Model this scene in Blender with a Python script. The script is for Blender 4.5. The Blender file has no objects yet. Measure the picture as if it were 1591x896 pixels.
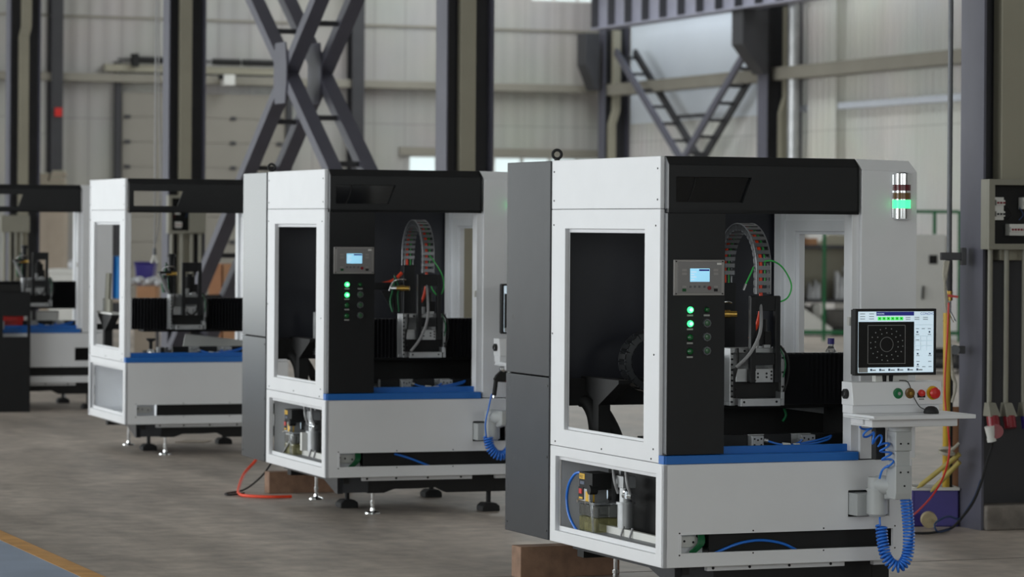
import bpy, math, random
from mathutils import Vector, Matrix
random.seed(7)
S = bpy.context.scene
COL = S.collection
PI = math.pi
# ------------------------------------------------------------------ camera numbers (photo 1591 x 896)
F, SHIFT, ROLL, CZ = 4871.67, 96.5, .0069, 1.559
BY = .37                                   # yaw of the hall's long axis
CB, SB = math.cos(BY), math.sin(BY)

def ray(px, py):
    X, Y = px-795.5, py-448
    c, s = math.cos(ROLL), math.sin(ROLL)
    a, b = c*X+s*Y, -s*X+c*Y
    return a/F, 1.0, -(b+SHIFT)/F
def rayb(px, py):                          # in hall axes (p across, q along, z up)
    x, y, z = ray(px, py)
    return x*CB+y*SB, -x*SB+y*CB, z
def onq(px, py, q):
    d = rayb(px, py); t = q/d[1]; return d[0]*t, CZ+d[2]*t
def onp(px, py, p):
    d = rayb(px, py); t = p/d[0]; return d[1]*t, CZ+d[2]*t
def ground(px, py, z=0.):
    d = rayb(px, py); t = (z-CZ)/d[2]; return d[0]*t, d[1]*t
# ------------------------------------------------------------------ materials
def lin(c):
    f = lambda v: v/12.92 if v <= .04045 else ((v+.055)/1.055)**2.4
    return tuple(f(v/255.) for v in c)
MATS = {}
def mat(name, col, rough=.5, metal=0., var=.06, scale=6., bump=0., bscale=60., spec=.5, coat=0., trans=0., alpha=1., emit=0.):
    m = bpy.data.materials.new(name); m.use_nodes = True
    nt = m.node_tree; b = nt.nodes['Principled BSDF']
    c = lin(col)
    tc = nt.nodes.new('ShaderNodeTexCoord')
    nz = nt.nodes.new('ShaderNodeTexNoise'); nz.inputs['Scale'].default_value = scale; nz.inputs['Detail'].default_value = 4
    nt.links.new(tc.outputs['Object'], nz.inputs['Vector'])
    rp = nt.nodes.new('ShaderNodeValToRGB')
    rp.color_ramp.elements[0].position = .3; rp.color_ramp.elements[1].position = .7
    rp.color_ramp.elements[0].color = tuple(v*(1-var) for v in c)+(1,)
    rp.color_ramp.elements[1].color = tuple(min(1, v*(1+var)) for v in c)+(1,)
    nt.links.new(nz.outputs['Fac'], rp.inputs['Fac'])
    nt.links.new(rp.outputs['Color'], b.inputs['Base Color'])
    b.inputs['Roughness'].default_value = rough; b.inputs['Metallic'].default_value = metal
    b.inputs['Specular IOR Level'].default_value = spec
    if coat: b.inputs['Coat Weight'].default_value = coat; b.inputs['Coat Roughness'].default_value = .08
    if trans: b.inputs['Transmission Weight'].default_value = trans
    if alpha < 1: b.inputs['Alpha'].default_value = alpha
    if emit:
        nt.links.new(rp.outputs['Color'], b.inputs['Emission Color']); b.inputs['Emission Strength'].default_value = emit
    if bump:
        n2 = nt.nodes.new('ShaderNodeTexNoise'); n2.inputs['Scale'].default_value = bscale; n2.inputs['Detail'].default_value = 3
        nt.links.new(tc.outputs['Object'], n2.inputs['Vector'])
        bp = nt.nodes.new('ShaderNodeBump'); bp.inputs['Strength'].default_value = bump; bp.inputs['Distance'].default_value = .01
        nt.links.new(n2.outputs['Fac'], bp.inputs['Height']); nt.links.new(bp.outputs['Normal'], b.inputs['Normal'])
    MATS[name] = m
    return m
W  = mat('white_powder_coat', (226, 227, 230), .42, var=.015, bump=.02, bscale=300)
WD = mat('white_inner_sheet', (232, 234, 238), .35, var=.03)
BK = mat('black_powder_coat', (29, 30, 32), .42, spec=.3, var=.08, bump=.03, bscale=400)
BM = mat('black_matt', (17, 17, 18), .7, var=.2, bump=.1, bscale=40)
BI = mat('charcoal_inner_sheet', (38, 40, 48), .38, var=.1)
GR = mat('charcoal_grey_panel', (60, 62, 66), .22, var=.03, spec=.35)
GE = mat('lit_black_edge', (104, 105, 108), .4, var=.03)  # black coat's left side: the light on it is painted in as grey
BL = mat('blue_powder_coat', (28, 104, 186), .38, var=.03)
AL = mat('milled_aluminium', (176, 178, 180), .38, metal=.55, var=.08, scale=20)
STRIP = mat('pale_metal_strip', (205, 211, 222), .4, var=.04)
BAYP = mat('bluish_white_wall_panel', (226, 234, 244), .4, var=.03, scale=1)
BELW = mat('bellows_fabric', (36, 36, 39), .35, var=.1)
CHP = mat('chain_side_plate', (66, 68, 71), .35, var=.1)
STLG = mat('lit_girder_steel', (140, 140, 154), .5, var=.06)  # lightened steel: side light on web and bottom flange put into the colour
RUNG = mat('chain_crossbar', (138, 140, 144), .3, metal=.5, var=.1)
ALD = mat('dark_aluminium', (96, 98, 102), .45, metal=.5, var=.1, scale=20)
CH = mat('chrome', (222, 224, 226), .1, metal=1., var=.02)
LG = mat('light_grey_casting', (180, 183, 184), .42, var=.03)
SC = mat('dark_screw', (40, 40, 42), .4, metal=.6)
GLB = mat('black_glass', (12, 13, 16), .06, var=.05, coat=.6)
BEZ = mat('grey_panel_frame', (150, 147, 145), .4, metal=.2, var=.03)
BEZI = mat('grey_panel_inner', (128, 126, 126), .45, var=.04)
SCR = mat('lit_blue_screen', (150, 208, 236), .3, emit=.75, var=.05)
SCRW = mat('lit_pale_screen', (205, 225, 238), .3, emit=.6, var=.03)
SCRT = mat('screen_dark_blue_bar', (30, 36, 118), .4, emit=.5, var=.03)
SCRG = mat('screen_green_tile', (70, 235, 90), .4, emit=.6, var=.05)
SCRK = mat('screen_black_area', (8, 9, 10), .25, emit=.2, var=.03)
SCRL = mat('screen_grey_line', (120, 122, 120), .4, emit=.32, var=.03)
SCRD = mat('screen_dark_mark', (60, 70, 90), .4, emit=.3, var=.03)
GON = mat('green_lamp_lit', (60, 255, 130), .3, emit=2.2, var=.03)
GCORE = mat('green_lamp_core', (170, 255, 200), .3, emit=1.6, var=.02)
GOFF = mat('green_lamp_unlit', (10, 84, 40), .25, var=.1)
GBTN = mat('green_button_clear', (58, 92, 66), .2, var=.15)
LBL = mat('engraved_tag', (150, 150, 148), .5, var=.05)
RED = mat('red_plastic', (205, 40, 36), .3, var=.05)
REDD = mat('dark_red_plastic', (128, 24, 36), .3, var=.08)
REDG = mat('red_lens', (96, 26, 34), .2, var=.08)
AMB = mat('amber_lens', (112, 82, 40), .2, var=.08)
YEL = mat('yellow_plastic', (226, 178, 30), .4, var=.06)
ORG = mat('orange_hose', (240, 72, 36), .4, var=.06)
BLH = mat('blue_hose', (34, 116, 220), .28, var=.06, coat=.3)
BLD = mat('dark_blue_cable', (24, 52, 92), .4, var=.06)
GRC = mat('green_cable', (58, 190, 88), .4, var=.06)
GRD = mat('dark_green_cable', (16, 108, 62), .4, var=.06)
GYC = mat('grey_hose', (150, 150, 152), .4, var=.06)
BRS = mat('brass', (196, 160, 84), .25, metal=.9, var=.05)
OIL = mat('oily_clear_tank', (176, 172, 120), .12, trans=.75, var=.25, scale=30)
SMOK = mat('smoky_clear_plastic', (150, 152, 148), .12, trans=.8, var=.1)
CLR = mat('clear_plastic', (228, 232, 235), .08, trans=.9, var=.02)
PUR = mat('purple_plastic', (56, 46, 128), .4, var=.1)
DUCT = mat('grey_wiring_duct', (136, 138, 142), .5, var=.06)
WOOD = mat('timber_block', (138, 108, 88), .75, var=.25, scale=14, bump=.3, bscale=40)
STL = mat('steel_blue_grey_paint', (86, 86, 98), .5, var=.08, scale=4, bump=.05, bscale=30)
STD = mat('dark_and_shaded_steel', (54, 54, 58), .55, var=.1, scale=4)
OLV = mat('olive_grey_plastic', (150, 146, 130), .5, var=.05, scale=3)
GIRT = mat('olive_grey_girt', (136, 132, 122), .5, var=.06, scale=2)
GALV = mat('galvanised_spiral', (176, 178, 180), .3, metal=.6, var=.15, scale=5)
CONC = mat('rough_plinth_concrete', (122, 116, 110), .9, var=.25, scale=12, bump=.8, bscale=25)
BOXG = mat('box_olive_grey', (138, 136, 124), .45, var=.04)
CAB = mat('cabinet_light_grey', (218, 219, 216), .45, var=.03)
GRN = mat('green_painted_steel', (24, 104, 62), .45, var=.08)
CARD = mat('cardboard', (168, 126, 94), .85, var=.12, scale=5, bump=.1)
CARDP = mat('pale_carton', (160, 148, 134), .8, var=.08, scale=3)
WRAP = mat('white_wrapping', (190, 192, 196), .35, var=.12, scale=6, bump=.8, bscale=9)
SHEET = mat('blue_sheet', (30, 122, 190), .45, var=.12, bump=.5, bscale=10)
PARTG = mat('grey_machined_parts', (104, 102, 100), .5, var=.25, scale=5, metal=.3)
WHT = mat('white_plastic', (216, 216, 212), .45, var=.04)
YPIPE = mat('yellow_hose', (206, 170, 60), .5, var=.1)
STICK = mat('yellow_painted_stick', (176, 158, 84), .6, var=.12)
RAG = mat('white_knotted_cord', (176, 172, 160), .9, var=.2, bump=.6)
PLANKT = mat('tan_board', (170, 122, 90), .8, var=.12, scale=5)
FELT = mat('cream_felt_disc', (176, 162, 130), .8, var=.15, scale=20)
DOORM = mat('sectional_door_skin', (140, 136, 128), .5, var=.03, scale=2)
BLACKP = mat('black_rubber', (24, 24, 26), .75, var=.15)

def wall_mat(name, col, rib, ribstr, pw, rowh):
    m = bpy.data.materials.new(name); m.use_nodes = True
    nt = m.node_tree; b = nt.nodes['Principled BSDF']; N = nt.nodes.new; L = nt.links.new
    tc = N('ShaderNodeTexCoord'); sep = N('ShaderNodeSeparateXYZ'); L(tc.outputs['Object'], sep.inputs[0])
    add = N('ShaderNodeMath'); add.operation = 'ADD'; L(sep.outputs[0], add.inputs[0]); L(sep.outputs[1], add.inputs[1])
    cmb = N('ShaderNodeCombineXYZ'); L(add.outputs[0], cmb.inputs[0]); L(sep.outputs[2], cmb.inputs[1])
    br = N('ShaderNodeTexBrick'); br.offset = 0; br.inputs['Scale'].default_value = 1
    br.inputs['Brick Width'].default_value = pw; br.inputs['Row Height'].default_value = rowh
    br.inputs['Mortar Size'].default_value = .012; br.inputs['Mortar Smooth'].default_value = .6
    c = lin(col)
    br.inputs['Color1'].default_value = tuple(v*1.03 for v in c)+(1,); br.inputs['Color2'].default_value = tuple(v*.95 for v in c)+(1,)
    br.inputs['Mortar'].default_value = tuple(v*.72 for v in c)+(1,)
    L(cmb.outputs[0], br.inputs['Vector'])
    nz = N('ShaderNodeTexNoise'); nz.inputs['Scale'].default_value = .6; nz.inputs['Detail'].default_value = 5; L(tc.outputs['Object'], nz.inputs['Vector'])
    mx = N('ShaderNodeMix'); mx.data_type = 'RGBA'; mx.blend_type = 'MULTIPLY'; mx.inputs[0].default_value = .35
    L(br.outputs['Color'], mx.inputs[6]); L(nz.outputs['Color'], mx.inputs[7])
    hs = N('ShaderNodeHueSaturation'); hs.inputs['Saturation'].default_value = .55; L(mx.outputs[2], hs.inputs['Color'])
    hs.inputs['Value'].default_value = 1.15
    L(hs.outputs[0], b.inputs['Base Color'])
    b.inputs['Roughness'].default_value = .38
    wv = N('ShaderNodeMath'); wv.operation = 'MULTIPLY'; wv.inputs[1].default_value = 2*PI/rib; L(add.outputs[0], wv.inputs[0])
    sn = N('ShaderNodeMath'); sn.operation = 'SINE'; L(wv.outputs[0], sn.inputs[0])
    bp = N('ShaderNodeBump'); bp.inputs['Strength'].default_value = ribstr; bp.inputs['Distance'].default_value = .02
    L(sn.outputs[0], bp.inputs['Height']); L(bp.outputs[0], b.inputs['Normal'])
    return m
WALLE = wall_mat('ribbed_wall_panel_end', (168, 165, 158), .28, .25, .56, 3.32)
WALLR = wall_mat('ribbed_wall_panel_side', (212, 210, 203), .2, .35, 1.0, 3.05)

def floor_mat():
    m = bpy.data.materials.new('worn_concrete'); m.use_nodes = True
    nt = m.node_tree; b = nt.nodes['Principled BSDF']; N = nt.nodes.new; L = nt.links.new
    tc = N('ShaderNodeTexCoord')
    mp = N('ShaderNodeMapping'); mp.inputs['Scale'].default_value = (1.6, .55, 1); L(tc.outputs['Object'], mp.inputs[0])
    n1 = N('ShaderNodeTexNoise'); n1.inputs['Scale'].default_value = .8; n1.inputs['Detail'].default_value = 8; n1.inputs['Roughness'].default_value = .65
    L(mp.outputs[0], n1.inputs['Vector'])
    r1 = N('ShaderNodeValToRGB'); r1.color_ramp.elements[0].position = .36; r1.color_ramp.elements[1].position = .66
    r1.color_ramp.elements[0].color = lin((152, 143, 135))+(1,); r1.color_ramp.elements[1].color = lin((206, 194, 184))+(1,)
    L(n1.outputs['Fac'], r1.inputs[0])
    n2 = N('ShaderNodeTexNoise'); n2.inputs['Scale'].default_value = 7; n2.inputs['Detail'].default_value = 6; L(tc.outputs['Object'], n2.inputs['Vector'])
    r2 = N('ShaderNodeValToRGB'); r2.color_ramp.elements[0].position = .3; r2.color_ramp.elements[1].position = .75
    r2.color_ramp.elements[0].color = (.62, .62, .62, 1); r2.color_ramp.elements[1].color = (1.12, 1.1, 1.08, 1)
    L(n2.outputs['Fac'], r2.inputs[0])
    mx = N('ShaderNodeMix'); mx.data_type = 'RGBA'; mx.blend_type = 'MULTIPLY'; mx.inputs[0].default_value = .8
    L(r1.outputs[0], mx.inputs[6]); L(r2.outputs[0], mx.inputs[7])
    vo = N('ShaderNodeTexNoise'); vo.inputs['Scale'].default_value = 38; vo.inputs['Detail'].default_value = 2; L(tc.outputs['Object'], vo.inputs['Vector'])
    rv = N('ShaderNodeValToRGB'); rv.color_ramp.elements[0].position = .70; rv.color_ramp.elements[1].position = .78
    rv.color_ramp.elements[0].color = (0, 0, 0, 1); rv.color_ramp.elements[1].color = (1, 1, 1, 1); L(vo.outputs['Fac'], rv.inputs[0])
    m2 = N('ShaderNodeMix'); m2.data_type = 'RGBA'; L(rv.outputs[0], m2.inputs[0]); L(mx.outputs[2], m2.inputs[6]); m2.inputs[7].default_value = lin((196, 188, 178))+(1,)
    L(m2.outputs[2], b.inputs['Base Color'])
    rr = N('ShaderNodeMapRange'); rr.inputs[3].default_value = .38; rr.inputs[4].default_value = .62; L(n1.outputs['Fac'], rr.inputs[0]); L(rr.outputs[0], b.inputs['Roughness'])
    bp = N('ShaderNodeBump'); bp.inputs['Strength'].default_value = .12; bp.inputs['Distance'].default_value = .01; L(n2.outputs['Fac'], bp.inputs['Height']); L(bp.outputs[0], b.inputs['Normal'])
    return m
FLOOR = floor_mat()
PBLUE = mat('blue_floor_paint', (146, 160, 182), .45, var=.12, scale=2.5, bump=.08)
PYEL = mat('yellow_floor_paint', (196, 146, 84), .6, var=.2, scale=7, bump=.08)
# ------------------------------------------------------------------ mesh builder
def spline(pts, n=8):
    P = [Vector(p) for p in pts]
    if len(P) < 3: return P
    out = []
    for i in range(len(P)-1):
        a = P[max(i-1, 0)]; b = P[i]; c = P[i+1]; d = P[min(i+2, len(P)-1)]
        for k in range(n):
            t = k/n
            out.append(.5*((2*b)+(c-a)*t+(2*a-5*b+4*c-d)*t*t+(3*b-a-3*c+d)*t**3))
    out.append(P[-1]); return out

class MB:
    def __init__(s, dz=0., du=0., dv=0.): s.du = du; s.dv = dv; s.V = []; s.Fc = []; s.MI = []; s.SM = []; s.mats = []; s.dz = dz
    def mi(s, m):
        if m not in s.mats: s.mats.append(m)
        return s.mats.index(m)
    def add(s, m, V, Fs, smooth=False):
        o = len(s.V); s.V += [Vector(v) for v in V]; i = s.mi(m)
        for f in Fs: s.Fc.append([o+k for k in f]); s.MI.append(i); s.SM.append(smooth)
        return s
    def hexa(s, m, v):   # 8 corners: bottom 4 ccw, top 4 ccw
        return s.add(m, v, [(3, 2, 1, 0), (4, 5, 6, 7), (0, 1, 5, 4), (1, 2, 6, 5), (2, 3, 7, 6), (3, 0, 4, 7)])
    def box(s, m, x0, x1, y0, y1, z0, z1):
        return s.hexa(m, [(x0, y0, z0), (x1, y0, z0), (x1, y1, z0), (x0, y1, z0), (x0, y0, z1), (x1, y0, z1), (x1, y1, z1), (x0, y1, z1)])
    def bar(s, m, p0, p1, a, b, up=(0, 0, 1)):   # rectangular bar, a across (perp to up), b along up
        p0, p1 = Vector(p0), Vector(p1); d = (p1-p0).normalized(); up = Vector(up)
        x = d.cross(up)
        if x.length < 1e-4: x = d.cross(Vector((0, 1, 0)))
        x.normalize(); y = x.cross(d).normalized()
        c = lambda p, i, j: p+x*(a/2*i)+y*(b/2*j)
        return s.hexa(m, [c(p0, -1, -1), c(p0, 1, -1), c(p0, 1, 1), c(p0, -1, 1), c(p1, -1, -1), c(p1, 1, -1), c(p1, 1, 1), c(p1, -1, 1)])
    def prism(s, m, poly, axis, d0, d1):
        f = (lambda a, b, d: (d, a, b)) if axis == 0 else (lambda a, b, d: (a, d, b)) if axis == 1 else (lambda a, b, d: (a, b, d))
        n = len(poly)
        V = [f(a, b, d0) for a, b in poly]+[f(a, b, d1) for a, b in poly]
        return s.add(m, V, [tuple(range(n))[::-1], tuple(range(n, 2*n))]+[(i, (i+1) % n, n+(i+1) % n, n+i) for i in range(n)])
    def ringplate(s, m, axis, d0, d1, outer, inner):   # polygon of 4 with a hole of 4
        f = (lambda a, b, d: (d, a, b)) if axis == 0 else (lambda a, b, d: (a, d, b)) if axis == 1 else (lambda a, b, d: (a, b, d))
        V = []
        for d in (d0, d1): V += [f(a, b, d) for a, b in outer]+[f(a, b, d) for a, b in inner]
        Fs = []
        for i in range(4):
            j = (i+1) % 4
            Fs += [(i, j, 4+j, 4+i), (8+i, 12+i, 12+j, 8+j), (i, 8+i, 8+j, j), (4+i, 4+j, 12+j, 12+i)]
        return s.add(m, V, Fs)
    def plate(s, m, axis, d0, d1, rect, holes=()):     # rect = a0,a1,b0,b1 ; rectangular through holes
        f = (lambda a, b, d: (d, a, b)) if axis == 0 else (lambda a, b, d: (a, d, b)) if axis == 1 else (lambda a, b, d: (a, b, d))
        A = sorted({rect[0], rect[1]} | {h[k] for h in holes for k in (0, 1)}); B = sorted({rect[2], rect[3]} | {h[k] for h in holes for k in (2, 3)})
        na, nb = len(A), len(B); V = [f(a, b, d) for d in (d0, d1) for a in A for b in B]
        ix = lambda k, i, j: k*na*nb+i*nb+j
        solid = lambda i, j: 0 <= i < na-1 and 0 <= j < nb-1 and not any(h[0]-1e-6 <= A[i] and A[i+1] <= h[1]+1e-6 and h[2]-1e-6 <= B[j] and B[j+1] <= h[3]+1e-6 for h in holes)
        Fs = []
        for i in range(na-1):
            for j in range(nb-1):
                if not solid(i, j): continue
                Fs += [(ix(0, i, j), ix(0, i, j+1), ix(0, i+1, j+1), ix(0, i+1, j)), (ix(1, i, j), ix(1, i+1, j), ix(1, i+1, j+1), ix(1, i, j+1))]
                if not solid(i-1, j): Fs.append((ix(0, i, j), ix(1, i, j), ix(1, i, j+1), ix(0, i, j+1)))
                if not solid(i+1, j): Fs.append((ix(0, i+1, j), ix(0, i+1, j+1), ix(1, i+1, j+1), ix(1, i+1, j)))
                if not solid(i, j-1): Fs.append((ix(0, i, j), ix(0, i+1, j), ix(1, i+1, j), ix(1, i, j)))
                if not solid(i, j+1): Fs.append((ix(0, i, j+1), ix(1, i, j+1), ix(1, i+1, j+1), ix(0, i+1, j+1)))
        return s.add(m, V, Fs)
    def lathe(s, m, prof, o, ax=(0, 0, 1), n=20, arc=1., ref=None, smooth=True):   # prof [(r,h)]
        o = Vector(o); ax = Vector(ax).normalized()
        x = Vector(ref) if ref else ax.cross(Vector((0, 1, .02)))
        if x.length < 1e-3: x = ax.cross(Vector((1, 0, 0)))
        x.normalize(); y = ax.cross(x)
        full = arc >= 1; N = n if full else n+1
        for k in range(len(prof)-1):
            V = []
            for r, h in prof[k:k+2]:
                for i in range(N):
                    a = 2*PI*arc*i/n; V.append(o+ax*h+x*(r*math.cos(a))+y*(r*math.sin(a)))
            Fs = [(i, (i+1) % N, N+(i+1) % N, N+i) for i in range(n)]
            flat = abs(prof[k][1]-prof[k+1][1]) < 1e-6
            s.add(m, V, Fs, smooth and not flat)
        return s
    def cyl(s, m, p0, p1, r, r1=None, n=16):
        p0, p1 = Vector(p0), Vector(p1); h = (p1-p0).length; r1 = r if r1 is None else r1
        return s.lathe(m, [(0, 0), (r, 0), (r1, h), (0, h)], p0, (p1-p0), n)
    def ball(s, m, c, r, n=14, sz=1.):
        k = 8; return s.lathe(m, [(r*math.sin(PI*i/k), -r*sz*math.cos(PI*i/k)) for i in range(k+1)], c, (0, 0, 1), n)
    def tube(s, m, pts, r, n=8, closed=False):
        P = [Vector(p) for p in pts]; L = len(P); V = []
        T = [(P[(i+1) % L if closed else min(i+1, L-1)]-P[(i-1) % L if closed else max(i-1, 0)]).normalized() for i in range(L)]
        u = T[0].orthogonal().normalized()
        for i in range(L):
            u = (u-T[i]*u.dot(T[i]))
            if u.length < 1e-6: u = T[i].orthogonal()
            u.normalize(); w = T[i].cross(u)
            V += [P[i]+u*(r*math.cos(2*PI*k/n))+w*(r*math.sin(2*PI*k/n)) for k in range(n)]
        Fs = [(i*n+k, i*n+(k+1) % n, ((i+1) % L)*n+(k+1) % n, ((i+1) % L)*n+k) for i in range(L if closed else L-1) for k in range(n)]
        s.add(m, V, Fs, True)
        if not closed: s.add(m, V[:n], [tuple(range(n))[::-1]]); s.add(m, V[-n:], [tuple(range(n))])
        return s
    def torus(s, m, c, ax, R, r, n=24, k=8):
        c = Vector(c); ax = Vector(ax).normalized(); x = ax.orthogonal().normalized(); y = ax.cross(x)
        return s.tube(m, [c+x*(R*math.cos(2*PI*i/n))+y*(R*math.sin(2*PI*i/n)) for i in range(n)], r, k, True)
    def coil(s, m, path, R, turns, r, n=14, k=6, dens=None):
        P = spline(path, 24); L = [0.]
        for i in range(1, len(P)): L.append(L[-1]+(P[i]-P[i-1]).length)
        tot = L[-1]; out = []; N = int(turns*n)
        u = (P[1]-P[0]).orthogonal().normalized(); j = 0
        for q in range(N+1):
            f = q/N
            f = dens(f) if dens else f
            d = f*tot
            j = 0
            while j < len(P)-2 and L[j+1] < d: j += 1
            t = (d-L[j])/max(L[j+1]-L[j], 1e-9); p = P[j].lerp(P[j+1], t); T = (P[j+1]-P[j]).normalized()
            u = (u-T*u.dot(T)).normalized(); w = T.cross(u); a = 2*PI*turns*q/N
            out.append(p+u*(R*math.cos(a))+w*(R*math.sin(a)))
        return s.tube(m, out, r, k)
    def text(s, m, txt, size, o, right, up, depth=.0006, align='LEFT'):
        cu = bpy.data.curves.new('lettering', 'FONT'); cu.body = txt; cu.size = size; cu.align_x = align
        ob = bpy.data.objects.new('lettering', cu); COL.objects.link(ob)
        dg = bpy.context.evaluated_depsgraph_get(); me = ob.evaluated_get(dg).to_mesh()
        r, u = Vector(right), Vector(up); nrm = r.cross(u)
        V = [Vector(o)+r*v.co.x+u*v.co.y+nrm*depth for v in me.vertices]; Fs = [tuple(p.vertices) for p in me.polygons]
        s.add(m, V, Fs); ob.evaluated_get(dg).to_mesh_clear(); bpy.data.objects.remove(ob); bpy.data.curves.remove(cu)
        return s
    def build(s, name, parent=None, bevel=0., label=None, rot=None, loc=None, seg=2):
        me = bpy.data.meshes.new(name)
        me.from_pydata([(v.x+s.du, v.y+s.dv, v.z+s.dz) for v in s.V], [], s.Fc)
        for m in s.mats: me.materials.append(m)
        me.polygons.foreach_set('material_index', s.MI); me.polygons.foreach_set('use_smooth', s.SM)
        me.update()
        import bmesh
        bm = bmesh.new(); bm.from_mesh(me); bmesh.ops.recalc_face_normals(bm, faces=bm.faces); bm.to_mesh(me); bm.free()
        o = bpy.data.objects.new(name, me); COL.objects.link(o)
        if parent: o.parent = parent
        if rot is not None: o.rotation_euler = (0, 0, rot)
        if loc is not None: o.location = loc
        if bevel:
            b = o.modifiers.new('edge', 'BEVEL'); b.width = bevel; b.segments = seg; b.limit_method = 'ANGLE'; b.angle_limit = .6; b.harden_normals = False
        if label: o['label'] = label
        return o
def empty(name, loc, rz=0.):
    o = bpy.data.objects.new(name, None); COL.objects.link(o); o.location = loc; o.rotation_euler = (0, 0, rz); o.empty_display_size = .1
    return o
def tag(o, label, cat, group=None, kind=None):
    o['label'] = label; o['category'] = cat
    if group: o['group'] = group
    if kind: o['kind'] = kind
    return o
def struct(o, label=None):
    o['kind'] = 'structure'
    if label: o['label'] = label
    return o
def HB(name, b, **k):     # built in hall axes
    return b.build(name, rot=BY, **k)
def hall(p, q, z=0.): return Vector((p*CB-q*SB, p*SB+q*CB, z))
# ================================================================== the hall
def at(px, py, Y):
    d = ray(px, py); return Vector((d[0]*Y, Y, CZ+d[2]*Y))
QE, PR = 51.49, 21.83                 # end wall and side wall
b = MB(); b.add(FLOOR, [(-16, -10, 0), (PR+.3, -10, 0), (PR+.3, QE+.3, 0), (-16, QE+.3, 0)], [(0, 1, 2, 3)]); struct(HB('floor', b), 'worn brown-grey concrete hall floor')
b = MB().box(PBLUE, -1.2, 3.234, -9, QE-1, .0, .002); struct(HB('floor_marking', b), 'blue painted walkway on the concrete floor')
b = MB().box(PYEL, 3.234, 3.336, -9, QE-1, .0, .003); struct(HB('floor_marking', b), 'yellow painted line along the blue walkway')
b = MB().box(CONC, 3.34, PR, 13.02, 13.03, 0, .0012); struct(HB('trim_1', b), 'thin saw-cut joint across the concrete floor')
ZC = 9.
pe = lambda px, py: onq(px, py, QE)
w0, w1 = pe(636, 250)[0], pe(942, 250)[0]; wz1 = pe(780, 243)[1]; wz0 = wz1-.62
c0, c1 = pe(826, 2)[0], pe(936, 2)[0]; cz0 = pe(880, 3.5)[1]
b = MB().plate(WALLE, 1, QE, QE+.2, (-14, PR+.2, 0, ZC), [(w0, w1, wz0, wz1), (c0, c1, cz0, cz0+1.3), (-8., -.5, .1, 6.2)])
struct(HB('wall_back', b), 'ribbed grey metal end wall with a low strip window')
b = MB().plate(WALLR, 0, PR, PR+.2, (-10, QE, 0, ZC), [(8, 44, 6.6, 8.2)])
struct(HB('wall_right', b), 'ribbed pale metal side wall')
b = MB().plate(WALLE, 0, -14.2, -14, (-10, QE+.2, 0, ZC), [(4, 18, .3, 5.6), (20, 34, .3, 5.6), (34, 44, .3, 5.6)]); struct(HB('wall_left', b))
b = MB().plate(WALLE, 1, -10.2, -10, (-14.2, PR+.2, 0, ZC), [(-12, -2, 2., 6.), (1.6, 12.8, 2., 6.)]); struct(HB('wall_front', b))
b = MB().plate(WALLE, 2, ZC, ZC+.15, (-14.2, PR+.2, -10.2, QE+.2), [(-8, -4.5, -4, 46), (15.9, 20.3, 39, 51)]); struct(HB('ceiling', b))
# windows of the end wall
for n, (a0, a1, z0, z1, k) in enumerate(((w0, w1, wz0, wz1, 7), (c0, c1, cz0, cz0+1.3, 3)), 1):
    g = MB().box(CLR, a0, a1, QE+.08, QE+.09, z0, z1); f = MB().plate(WHT, 1, QE+.04, QE+.12, (a0-.02, a1+.02, z0-.02, z1+.02), [(a0+(a1-a0)*i/k+.02, a0+(a1-a0)*(i+1)/k-.02, z0+.03, z1-.03) for i in range(k)])
    o = struct(HB('window_%d' % n, f)); o['label'] = ('low strip window in the end wall', 'high window near the roof')[n-1]; g = g.build('window_pane', o)
b = MB().box(GIRT, w0-.2, w1+.2, QE-.06, QE, wz1, wz1+.14); struct(HB('trim_2', b), 'grey flashing above the strip window')
b = MB().box(GIRT, w0-.2, w1+.2, QE-.06, QE, wz0-.12, wz0); struct(HB('trim_3', b))
# girts (horizontal rails)
zg = pe(520, 130)[1]
b = MB().box(GIRT, 9, PR-.02, QE-.22, QE-.02, zg-.07, zg+.07); struct(HB('trim_4', b, bevel=.01), 'olive-grey rail along the end wall')
zr = onp(1210, 115, PR-.35)[1]
b = MB().box(GIRT, PR-.45, PR-.2, 12, onp(936, 141, PR-.35)[0], zr-.1, zr+.1); struct(HB('trim_5', b, bevel=.012), 'pale rail crossing the side wall')
zr2 = onp(1370, 160, PR-.06)[1]
b = MB().box(STRIP, PR-.12, PR, 12, onp(1250, 170, PR-.06)[0], zr2-.05, zr2+.05); struct(HB('trim_6', b, bevel=.01), 'shiny metal strip on the side wall')
zs = pe(600, 40)[1]; b = MB().box(GIRT, 9, PR, QE-.03, QE, zs-.02, zs+.02); struct(HB('trim_7', b))
# sectional door in the end wall
d0, d1 = pe(188, 200)[0], pe(441, 200)[0]; dt = pe(300, 145)[1]
b = MB(); nz = 9
for i in range(nz):
    z0, z1 = dt*i/nz, dt*(i+1)/nz
    b.prism(DOORM, [(QE-.074, z0+.002), (QE-.08, z0+.008), (QE-.08, z1-.008), (QE-.074, z1-.002), (QE, z1-.004), (QE, z0+.004)], 0, d0, d1)
door = struct(HB('door_1', b), 'closed sectional overhead door in the end wall')
for i in range(1, nz):
    for px in (196, 360, 432):
        p = pe(px, 200)[0]; z = dt*i/nz
        MB().box(STD, p-.05, p+.05, QE-.1, QE-.075, z-.03, z+.03).build('hinge', door)
for px in (181, 446):
    p = pe(px, 200)[0]; b = MB().box(STD, p-.05, p+.05, QE-.14, QE, 0, dt+.5); struct(HB('trim_8', b), 'dark guide rail beside the overhead door')
zt = pe(300, 96)[1]; zb_ = pe(300, 110)[1]
o = empty('door_spring_shaft', hall(pe(215, 96)[0], QE-.2, zt), BY); tag(o, 'dark torsion spring shaft above the overhead door', 'shaft')
off = hall(0, 0)
b = MB(); base = pe(215, 96)[0]
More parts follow.
